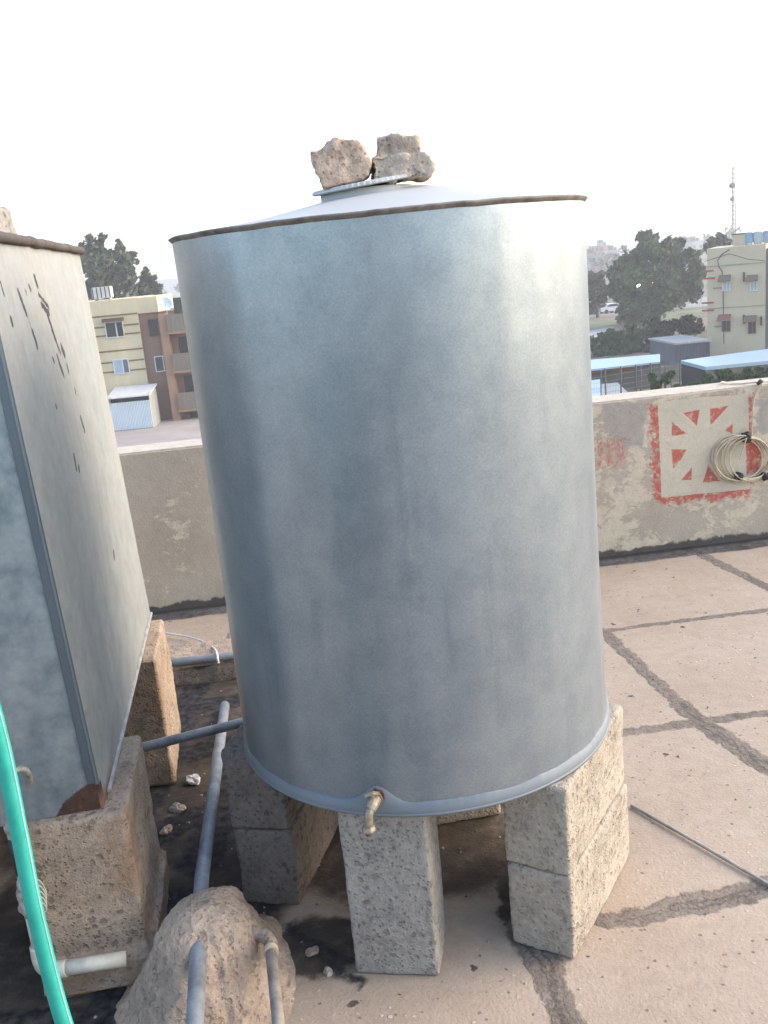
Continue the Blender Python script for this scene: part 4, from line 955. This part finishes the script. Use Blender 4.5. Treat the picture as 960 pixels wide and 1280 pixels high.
for (u, v, w_, h_, am, ac) in [(908, 357, 9, 12, M_glass_b, M_awn_g), (942, 357, 8, 12, M_glass_b, M_awn_g), (907.5, 407, 10, 14, M_glass, M_awn_r), (940, 409, 9, 15, M_glass, M_awn_g)]:
    f = window((u, v, w_, h_), am, Rr, house, frame=M_awn_g if am is M_glass else M_white, split=.55)
    a = Rr(u, v); hw = w_ * KR / 2; zt_ = a[1] + h_ * KR / 2 + .05
    bm = BM(); q = [(-hw - .25, 0, zt_ + .35), (hw + .05, 0, zt_ + .35), (hw + .05, -.75, zt_ - .1), (-hw - .35, -.75, zt_ - .1)]
    lo = [bm.verts.new((a[0] + x, y - .003, z)) for x, y, z in q]; hi_ = [bm.verts.new((a[0] + x, y - .003, z + .07)) for x, y, z in q]; bm.faces.new(lo[::-1]); bm.faces.new(hi_)
    for i in range(4): bm.faces.new((lo[i], lo[(i + 1) % 4], hi_[(i + 1) % 4], hi_[i]))
    obj('window_awning', bm, ac, f)
for (u, v) in [(930, 399), (951.5, 401), (930, 346)]:
    a = Rr(u, v); bm = BM(); slab(bm, a[0] - .09, a[0] + .09, -.14, -.002, a[1] - .38, a[1] + .38); obj('wall_box', bm, M_awn, house)
a = Rr(911, 312); bm = BM(); pts = [Rr(912, 312), Rr(902, 318), Rr(897, 326), Rr(899, 334), Rr(903, 340), Rr(904, 365), Rr(905, 430)]
tube(bm, [(x, -.06, z) for x, z in pts], .03, 6); pts = [Rr(880, 327), Rr(912, 317), Rr(935, 324), Rr(956, 326)]; tube(bm, [(x, -.05, z) for x, z in pts], .02, 5); obj('wall_cable', bm, M_black, house)
# rooftop tanks, hut
def on_roof(u, dy): s_ = Rr(u, 310)[0]; p = RPn.p + RPn.t * s_ + RPn.n * dy; p.z = GZ + hz1; return p
M_blue_tank = plain('blue_plastic_tank', (.20, .33, .48), .5, 0, .1, 1)
for (u, dy, w_, mm, lab) in [(935, 1.5, 9, M_blue_tank, 'blue water tank on the cream house roof'), (946, 1.8, 10, plain('pale_tank', (.42, .50, .54), .5), 'pale grey water tank on the cream house roof, next to the blue one'), (958, 2.0, 9, plain('steel_blue_tank', (.28, .37, .44), .5), 'steel blue water tank at the right end of the cream house roof')]:
    p = on_roof(u, dy); t_ = thing('roof_tank', lab, 'roof tank', p, RA, 'tanks on the cream house roof'); hw = w_ * KR / 2
    bm = BM(); slab(bm, -hw, hw, -.5, .5, .15, 1.05, bev=.06); obj('body', bm, mm, t_); bm = BM(); slab(bm, -hw * .8, -hw * .6, -.4, .4, 0, .148); slab(bm, hw * .6, hw * .8, -.4, .4, 0, .148); slab(bm, -hw * .62, hw * .62, -.05, .05, .04, .10); obj('stand', bm, M_rod, t_)
p = on_roof(922, 4); hut = thing('stair_hut', 'small cream stair hut on the roof of the cream house', 'hut', p, RA)
bm = BM(); slab(bm, -.55, .65, -.8, .8, 0, .95); obj('wall', bm, M_cream, hut); bm = BM(); slab(bm, -.65, .75, -.9, .9, .952, 1.05); obj('roof', bm, M_awn, hut)
# radio mast
mb = YP(917, 306, 150); mt = YP(916.5, 199, 150); mast = thing('radio_mast', 'tall thin radio mast with dishes behind the cream house', 'mast', (mb.x, mb.y, GZ))
M_mast = plain('grey_mast_paint', (.22, .22, .23), .6, .2, .2, 2)
bm = BM(); ht = mt.z - GZ
for k in range(3):
    a = 2 * math.pi * k / 3; tube(bm, [(.42 * math.cos(a), .42 * math.sin(a), 0), (.20 * math.cos(a), .20 * math.sin(a), ht * .95)], .055, 5)
nb = 30
for j in range(nb):
    for k in range(3):
        a = 2 * math.pi * (k + (j % 2)) / 3; c = 2 * math.pi * (k + 1 - (j % 2)) / 3; r0_ = .42 - .22 * j / nb; r1_ = .42 - .22 * (j + 1) / nb
        tube(bm, [(r0_ * math.cos(a), r0_ * math.sin(a), ht * .95 * j / nb), (r1_ * math.cos(c), r1_ * math.sin(c), ht * .95 * (j + 1) / nb)], .03, 4)
obj('lattice', bm, M_mast, mast)
bm = BM(); tube(bm, [(0, 0, ht * .94), (0, 0, ht)], .05, 5); obj('aerial', bm, M_mast, mast)
for v, r_ in [(232, .42), (249, .30)]:
    z = YP(916, v, 150).z - GZ; bm = BM(); lathe(bm, [(0, 0), (r_, 0), (r_, .35), (0, .4)], 14, Matrix.Translation((-.4, -.3, z)) @ Matrix.Rotation(R(90), 4, 'X')); obj('drum_dish', bm, M_mast, mast)
bm = BM(); gz_ = YP(916, 276, 150).z - GZ; e_ = YP(906, 300, 150); tube(bm, [(0, 0, gz_), ((e_.x - mb.x) * 1.0, 0, e_.z - GZ), ((e_.x - mb.x) * 4, 0, 0)], .04, 4); obj('stay_wire', bm, M_mast, mast)
Yt = 135.0
tree('roadside_tree', 'dark tree crown showing behind the roof of the cream house', Vector((YP(897, 310, Yt).x, Yt, GZ)), [C(895, 303, Yt, 11), C(906, 304, Yt, 9), C(888, 308, Yt, 9), C(900, 316, Yt, 12), C(898, 296, Yt, 5)], .25, 2600, .30, M_leaf_g, M_bark, 9)

# container, yards and roofs below
ct = G(866, 456, GZ); kc = ct.y / FPX; cont = thing('dark_container', 'dark blue grey container with a pale roof beside the cream house', 'container', ct, R(4))
M_cont = plain('slate_container', (.085, .10, .125), .7, .1, .2, .7)
cw = 22 * kc; ch = 27 * kc
bm = BM(); slab(bm, -cw, cw, 0, 6, .1, ch); corr(bm, -cw, cw, -.03, .12, ch - .05, 24, .03); obj('body', bm, M_cont, cont)
bm = BM(); slab(bm, -cw - .1, cw + .1, -.12, 6.1, ch + .003, ch + .16); obj('roof', bm, plain('pale_grey_roof', (.34, .33, .31), .8), cont)
bm = BM(); slab(bm, cw * .75, cw - .05, -.09, -.066, ch - 1.0, ch - .1); obj('vent', bm, M_black, cont)
M_blue_roof = plain('pale_blue_roof_sheet', (.33, .43, .50), .4, .15, .08, .6)
def canopy(name, label, px, z, th, posts, mat, parent_wall=None, group=None):
    pts = [G(u, v, z) for u, v in px]; base = Vector((sum(p.x for p in pts) / 4, sum(p.y for p in pts) / 4, GZ))
    root = thing(name, label, 'shelter', base, 0, group)
    bm = BM(); lo = [bm.verts.new(p - Vector((0, 0, th))) for p in pts]; hi_ = [bm.verts.new(p) for p in pts]; bm.faces.new(lo[::-1]); bm.faces.new(hi_)
    for i in range(4): bm.faces.new((lo[i], lo[(i + 1) % 4], hi_[(i + 1) % 4], hi_[i]))
    rf = obj('roof', bm, mat, root, world=True)
    for a, c, m_ in posts:                    # wall panels: roof corner index a -> c
        A, B = pts[a] * .985 + base * .015, pts[c] * .985 + base * .015
        A.z = B.z = 0; t = (B - A); L_ = t.length; n_ = math.atan2(t.y, t.x)
        bm = BM(); box(bm, ((A.x + B.x) / 2, (A.y + B.y) / 2, (GZ + z - th) / 2 - .02), (L_, .08, z - th - GZ - .04), n_); obj('wall', bm, m_, root, world=True)
    for i in range(6):
        A, B = pts[0], pts[1]; p = A + (B - A) * (i / 5); bm = BM(); tube(bm, [(p.x, p.y - .05, GZ), (p.x, p.y - .05, z - th)], .06, 6); obj('post', bm, M_post, root, world=True)
    return root
M_post = plain('dark_steel_post', (.085, .09, .09), .6, .2, .2, 2)
M_dkwall = wallmat('dark_lean_to', (.05, .05, .055)); M_fencew = wallmat('weathered_panel', (.16, .155, .13)); M_orng = wallmat('orange_plank', (.36, .20, .075))
canopy('blue_shelter', 'long shelter with a pale blue flat roof behind the right end of the parapet', [(882, 458.5), (1010, 446), (990, 432), (851, 450.5)], GZ + 2.6, .22, [(0, 1, M_fencew), (3, 0, M_dkwall), (1, 2, M_dkwall), (2, 3, M_dkwall)], M_blue_roof)
canopy('lean_to_shelter', 'narrow lean-to with a pale sheet roof over an orange plank wall', [(700, 466), (825, 452), (825, 442.5), (700, 453)], GZ + 2.4, .12, [(3, 2, M_fencew)], M_blue_roof)
q0, q1 = G(700, 453, GZ + 2.4), G(795, 446.3, GZ + 2.4)
bm = BM(); dq = q1 - q0; box(bm, ((q0.x + q1.x) / 2, (q0.y + q1.y) / 2 - .75, GZ + 1.85), (dq.length, .06, .55), math.atan2(dq.y, dq.x)); tag(obj('plank_stack', bm, M_orng), 'row of orange planks under the pale lean-to roof', 'planks')
# yard wall of mixed panels, wire fence with posts, sheets
A = G(700, 500, GZ + 0); yw = thing('yard_wall', 'weathered grey yard wall under the lean-to roof', 'wall', G(770, 492, GZ))
p0, p1 = G(690, 496, GZ), G(900, 470, GZ); t = p1 - p0
bm = BM(); box(bm, ((p0.x + p1.x) / 2, (p0.y + p1.y) / 2, GZ + .6), (t.length, .15, 1.2), math.atan2(t.y, t.x)); obj('panel', bm, M_fencew, yw, world=True)
fence = thing('wire_fence', 'thin wire fence on steel posts behind the parapet', 'fence', G(800, 520, GZ))
f0, f1 = YP(738, 500, 56), YP(850, 486, 59); f0.z = f1.z = GZ
for i in range(7):
    p = f0 + (f1 - f0) * (i / 6); top_ = G(742 + i * 18, 460 - i * 1.7, GZ); z_ = YP(742 + i * 18, 462 - i * 2, p.y).z
    bm = BM(); tube(bm, [(p.x, p.y, GZ), (p.x, p.y, z_)], .045, 6); obj('post', bm, M_post, fence, world=True)
bm = BM()
for k in range(9):
    zz = .5 + k * .32; tube(bm, [f0 + Vector((0, 0, zz)), f1 + Vector((0, 0, zz))], .010, 4)
for k in range(60):
    p = f0 + (f1 - f0) * (k / 59); tube(bm, [p + Vector((0, 0, .3)), p + Vector((0, 0, 3.2))], .007, 4)
obj('wire_mesh', bm, M_mast, fence, world=True)
M_sheet = plain('pale_blue_sheet', (.34, .46, .55), .5, .1, .15, .8)
def hut(name, label, px_top, zt_, mat, rmat, slope=.3):
    pts = [G(u, v, zt_) for u, v in px_top]; base = sum(pts, Vector()) / 4; base.z = GZ
    root = thing(name, label, 'shed', base, 0, 'small sheet metal sheds behind the fence')
    bm = BM(); lo = [bm.verts.new((p.x, p.y, GZ)) for p in pts]; hi_ = [bm.verts.new((p.x, p.y, p.z - .06)) for p in pts]
    for i in range(4): bm.faces.new((lo[i], lo[(i + 1) % 4], hi_[(i + 1) % 4], hi_[i]))
    obj('wall', bm, mat, root, world=True)
    bm = BM(); lo = [bm.verts.new(p - Vector((0, 0, .055))) for p in pts]; hi_ = [bm.verts.new(p) for p in pts]; bm.faces.new(lo[::-1]); bm.faces.new(hi_)
    for i in range(4): bm.faces.new((lo[i], lo[(i + 1) % 4], hi_[(i + 1) % 4], hi_[i]))
    obj('roof', bm, rmat, root, world=True)
b = NB('striped_sheet'); wv_ = b.node('ShaderNodeTexWave', {'Vector': b.co, 'Scale': .85, 'Distortion': .4}, bands_direction='DIAGONAL').outputs['Fac']
M_str = b.done(b.ramp(wv_, [(.42, (.34, .44, .50)), (.58, (.38, .31, .24))]), .6)
hut('sheet_shed', 'tall pale blue metal shed next to the round tank edge behind the parapet', [(725, 505), (751, 500), (750, 474), (725, 477)], GZ + 2.2, M_sheet, M_sheet)
hut('sheet_shed', 'low shed with a striped blue and brown sheet roof behind the fence', [(752, 510), (800, 505), (772, 478), (752, 480)], GZ + 1.5, M_sheet, M_str)

# ------------------------------------------------------------------ cars far off
def car(u, v, label, paint, rz, sc=1.0):
    p = G(u, v, GZ); root = thing('parked_car', label, 'car', p, rz, 'cars parked along the far road')
    prof = [(-2.1, .35), (-2.15, .75), (-1.9, .92), (-1.35, .98), (-.85, 1.42), (.45, 1.45), (1.15, 1.0), (1.95, .85), (2.12, .6), (2.1, .35)]
    bm = BM(); prism(bm, prof, -.82, .82); obj('body', bm, paint, root)
    bm = BM(); prism(bm, [(-1.15, 1.02), (-.78, 1.36), (.40, 1.38), (.92, 1.02)], -.835, .835); obj('window', bm, M_glass, root)
    for x in (-1.3, 1.3):
        for y in (-.78, .78):
            bm = BM(); lathe(bm, [(0, -.1), (.28, -.1), (.32, -.06), (.32, .06), (.28, .1), (0, .1)], 14, Matrix.Translation((x, y, .32)) @ Matrix.Rotation(R(90), 4, 'X')); obj('wheel', bm, M_black, root)
car(765, 391, 'white parked car left of the large tree', plain('white_car_paint', (.66, .68, .70), .35, 0, .05), R(12))
car(842, 385, 'pale parked car showing under the right side of the large tree', plain('silver_car_paint', (.48, .49, .50), .35, .2, .05), R(8))
car(752, 392, 'dark red parked car behind the small tree', plain('red_car_paint', (.17, .05, .045), .4, 0, .1), R(10))

# lit street lamps among the big tree
M_lampglow = bpy.data.materials.new('lamp_glow'); M_lampglow.use_nodes = True
def glow(name, c, k):
    m = bpy.data.materials.new(name); m.use_nodes = True; nt = m.node_tree; bs = nt.nodes['Principled BSDF']
    bs.inputs['Base Color'].default_value = (*c, 1); bs.inputs['Emission Color'].default_value = (*c, 1); bs.inputs['Emission Strength'].default_value = k
    return m
for (u, v, c, k, lab, sx) in [(798, 357, (.95, .97, 1.0), 3.0, 'street lamp shining white in front of the large tree', .62), (815.5, 352, (1.0, .72, .22), 3.5, 'street lamp shining yellow in front of the large tree', .42)]:
    yl = Y1 - (6.0 if c[2] > .5 else 7.0); p = YP(u, v, yl); st = thing('street_lamp', lab, 'street lamp', (p.x, p.y + .6, GZ), 0, 'lit street lamps by the large tree')
    hz_ = p.z - GZ
    bm = BM(); tube(bm, smooth_path([(0, 0, 0), (0, 0, hz_ * .6), (0, 0, hz_), (0, -.25, hz_ + .35), (0, -.6, hz_ + .3)], 5), .022, 8); obj('pole', bm, M_black, st, smooth=True)
    bm = BM(); bmesh.ops.create_icosphere(bm, subdivisions=3, radius=.26, matrix=Matrix.Translation((0, -.6, hz_)) @ Matrix.Rotation(R(-25), 4, 'Y') @ Matrix.Diagonal((sx * 1.5, .5, .62 if c[2] < .5 else .45, 1))); obj('lamp_head', bm, glow('lamp_glow_' + ('white' if c[2] > .5 else 'amber'), c, k), st, smooth=True)
bpy.data.materials.remove(M_lampglow)

# ------------------------------------------------------------------ far town
def facade(name, c):
    b = NB(name); P = b.co; S = b.sep(P)
    def cell(x, n): return b.math('ABSOLUTE', b.math('SUBTRACT', b.math('FRACT', b.math('MULTIPLY', x, 1 / n)), .5))
    wx = b.math('LESS_THAN', cell(b.math('ADD', S[0], b.math('MULTIPLY', S[1], .73)), 3.2), .22); wz = b.math('LESS_THAN', cell(S[2], 3.1), .22)
    m = b.math('MULTIPLY', wx, wz); f = b.noise(.2, 4, .6)
    col = b.ramp(f, [(.3, tuple(x * .8 for x in c)), (.7, c)]); col = b.mix(b.math('MULTIPLY', m, .75), col, (.07, .075, .085))
    return b.done(col, .9, 0, None, spec=.1)
FM = [facade('pale_far_facade', (.44, .43, .41)), facade('grey_far_facade', (.33, .33, .33)), facade('tan_far_facade', (.48, .36, .22)), facade('white_far_facade', (.55, .54, .52)), facade('rose_far_facade', (.42, .30, .27))]
rnd = random.Random(11)
LOOK = ['pale', 'grey', 'tan', 'white', 'rose']
spec = [(731, 330, 16, 0, 330, 'pale wide far block at the edge of the round tank'), (744, 319, 17, 1, 360, 'grey far block left of the tan one in the hazy skyline'), (757, 306, 11, 2, 430, 'tan far block, the only orange one in the hazy skyline'), (768, 313, 12, 3, 420, 'white far block just right of the tan one in the hazy skyline'), (752, 340, 18, 3, 290, 'low white far block in front of the tan one'), (740, 345, 13, 1, 270, 'low grey far block behind the small tree'), (770, 334, 14, 0, 300, 'pale far block half behind the left side of the large tree'),
        (843, 309, 16, 3, 400, 'white far block right of the top of the large tree'), (858, 303, 16, 0, 430, 'pale far block between the large tree and the cream house'), (872, 301, 14, 3, 450, 'white far block touching the left end of the cream house roof'), (853, 318, 14, 4, 330, 'rose coloured low far block right of the large tree'), (868, 320, 16, 1, 340, 'grey low far block near the left edge of the cream house'), (908, 300, 16, 0, 470, 'pale far block behind the stair hut'), (800, 318, 18, 0, 420, 'pale far block behind the crown of the large tree')]
for (u, v, w_, mi, y, lab) in spec:
    p = YP(u, v, y); h_ = p.z - GZ; k = y / FPX; root = thing('distant_building', lab, 'building', (p.x, y, GZ), R(rnd.uniform(-12, 12)), 'hazy far buildings of the town')
    bm = BM(); hw = w_ * k * .5; slab(bm, -hw, hw, 0, 14, 0, h_); obj('wall', bm, FM[mi], root)
    bm = BM(); slab(bm, -hw * .5, hw * .2, 3, 7, h_ + .002, h_ + 2.2); slab(bm, hw * .4, hw * .7, 2, 4, h_ + .002, h_ + 1.3); obj('roof_hut', bm, FM[(mi + 1) % 5], root)
# far belt of trees and low town as one mass
bm = BM(); rr_ = random.Random(5); cl = []
for i in range(120):
    y = rr_.uniform(330, 620); x = rr_.uniform(-.55, .62) * y; cl.append((Vector((x, y, GZ + rr_.uniform(1.5, 4.5))), rr_.uniform(4, 8)))
leaves(bm, cl, 26000, 1.1, rr_, .7); tag(obj('far_treeline', bm, M_leaf_g), 'far hazy mass of trees along the skyline', 'treeline', kind='stuff')
# low ridge on the horizon at the left
bm = BM(); pv = None
for i in range(81):
    x = -900 + i * 22.5; z = GZ + 4 + 13 * math.exp(-((x + 330) / 260) ** 2) + 5 * mn.noise(Vector((x * .01, 0, 0)))
    a = bm.verts.new((x, 900, GZ - .5)); c = bm.verts.new((x, 960 + 20 * mn.noise(Vector((x * .02, 4, 0))), z)); e = bm.verts.new((x, 1100, GZ - .5))
    if pv: bm.faces.new((pv[0], a, c, pv[1])); bm.faces.new((pv[1], c, e, pv[2]))
    pv = (a, c, e)
tag(obj('hills', bm, plain('far_ridge', (.13, .13, .11), .95, 0, .2, .02)), kind='structure')

# haze over the town
HAZE = .0010
bm = BM(); slab(bm, -1500, 1500, -60, 1500, GZ - 1.5, 34)
hm = bpy.data.materials.new('town_haze'); hm.use_nodes = True; hm.node_tree.nodes.clear()
ho = hm.node_tree.nodes.new('ShaderNodeOutputMaterial'); hv = hm.node_tree.nodes.new('ShaderNodeVolumePrincipled')
hv.inputs['Color'].default_value = (.93, .92, .92, 1); hv.inputs['Density'].default_value = HAZE; hv.inputs['Anisotropy'].default_value = .2
hm.node_tree.links.new(hv.outputs[0], ho.inputs['Volume'])
tag(obj('haze', bm, hm), kind='stuff')

# ------------------------------------------------------------------ light, sky, camera
SUN_EL, SUN_AZ = R(31), R(84)                 # azimuth from +Y towards +X
w = bpy.data.worlds.new('World'); SC.world = w; w.use_nodes = True; nt = w.node_tree
bg = nt.nodes['Background']; sky = nt.nodes.new('ShaderNodeTexSky'); sky.sky_type = 'NISHITA'; sky.sun_disc = False
sky.sun_elevation = SUN_EL; sky.sun_rotation = SUN_AZ; sky.air_density = 1.0; sky.dust_density = 1.9; sky.ozone_density = .3
nt.links.new(sky.outputs[0], bg.inputs['Color']); bg.inputs['Strength'].default_value = .15
sd = Vector((math.sin(SUN_AZ) * math.cos(SUN_EL), math.cos(SUN_AZ) * math.cos(SUN_EL), math.sin(SUN_EL)))
sl_ = bpy.data.lights.new('sun', 'SUN'); sl_.energy = .5; sl_.angle = R(70); sl_.color = (1, .86, .70)
so = bpy.data.objects.new('sun', sl_); COL.objects.link(so); so.rotation_euler = sd.to_track_quat('Z', 'Y').to_euler(); so.location = sd * 20

cam = bpy.data.cameras.new('camera'); co = bpy.data.objects.new('camera', cam); COL.objects.link(co)
right = RT * CR - UP * SR; upv = RT * SR + UP * CR
co.matrix_world = Matrix(((right.x, upv.x, -FW.x, EYE.x), (right.y, upv.y, -FW.y, EYE.y), (right.z, upv.z, -FW.z, EYE.z), (0, 0, 0, 1)))
cam.sensor_fit = 'HORIZONTAL'; cam.sensor_width = 36; cam.lens = 36 * FPX / 960; cam.clip_start = .05; cam.clip_end = 6000
SC.camera = co
SC.render.engine = 'CYCLES'
SC.view_settings.view_transform = 'Standard'; SC.view_settings.look = 'None'; SC.view_settings.exposure = 1.92; SC.view_settings.gamma = 1; SC.view_settings.use_curve_mapping = False
SC.cycles.volume_bounces = 1; SC.cycles.max_bounces = 8; SC.cycles.use_denoising = True
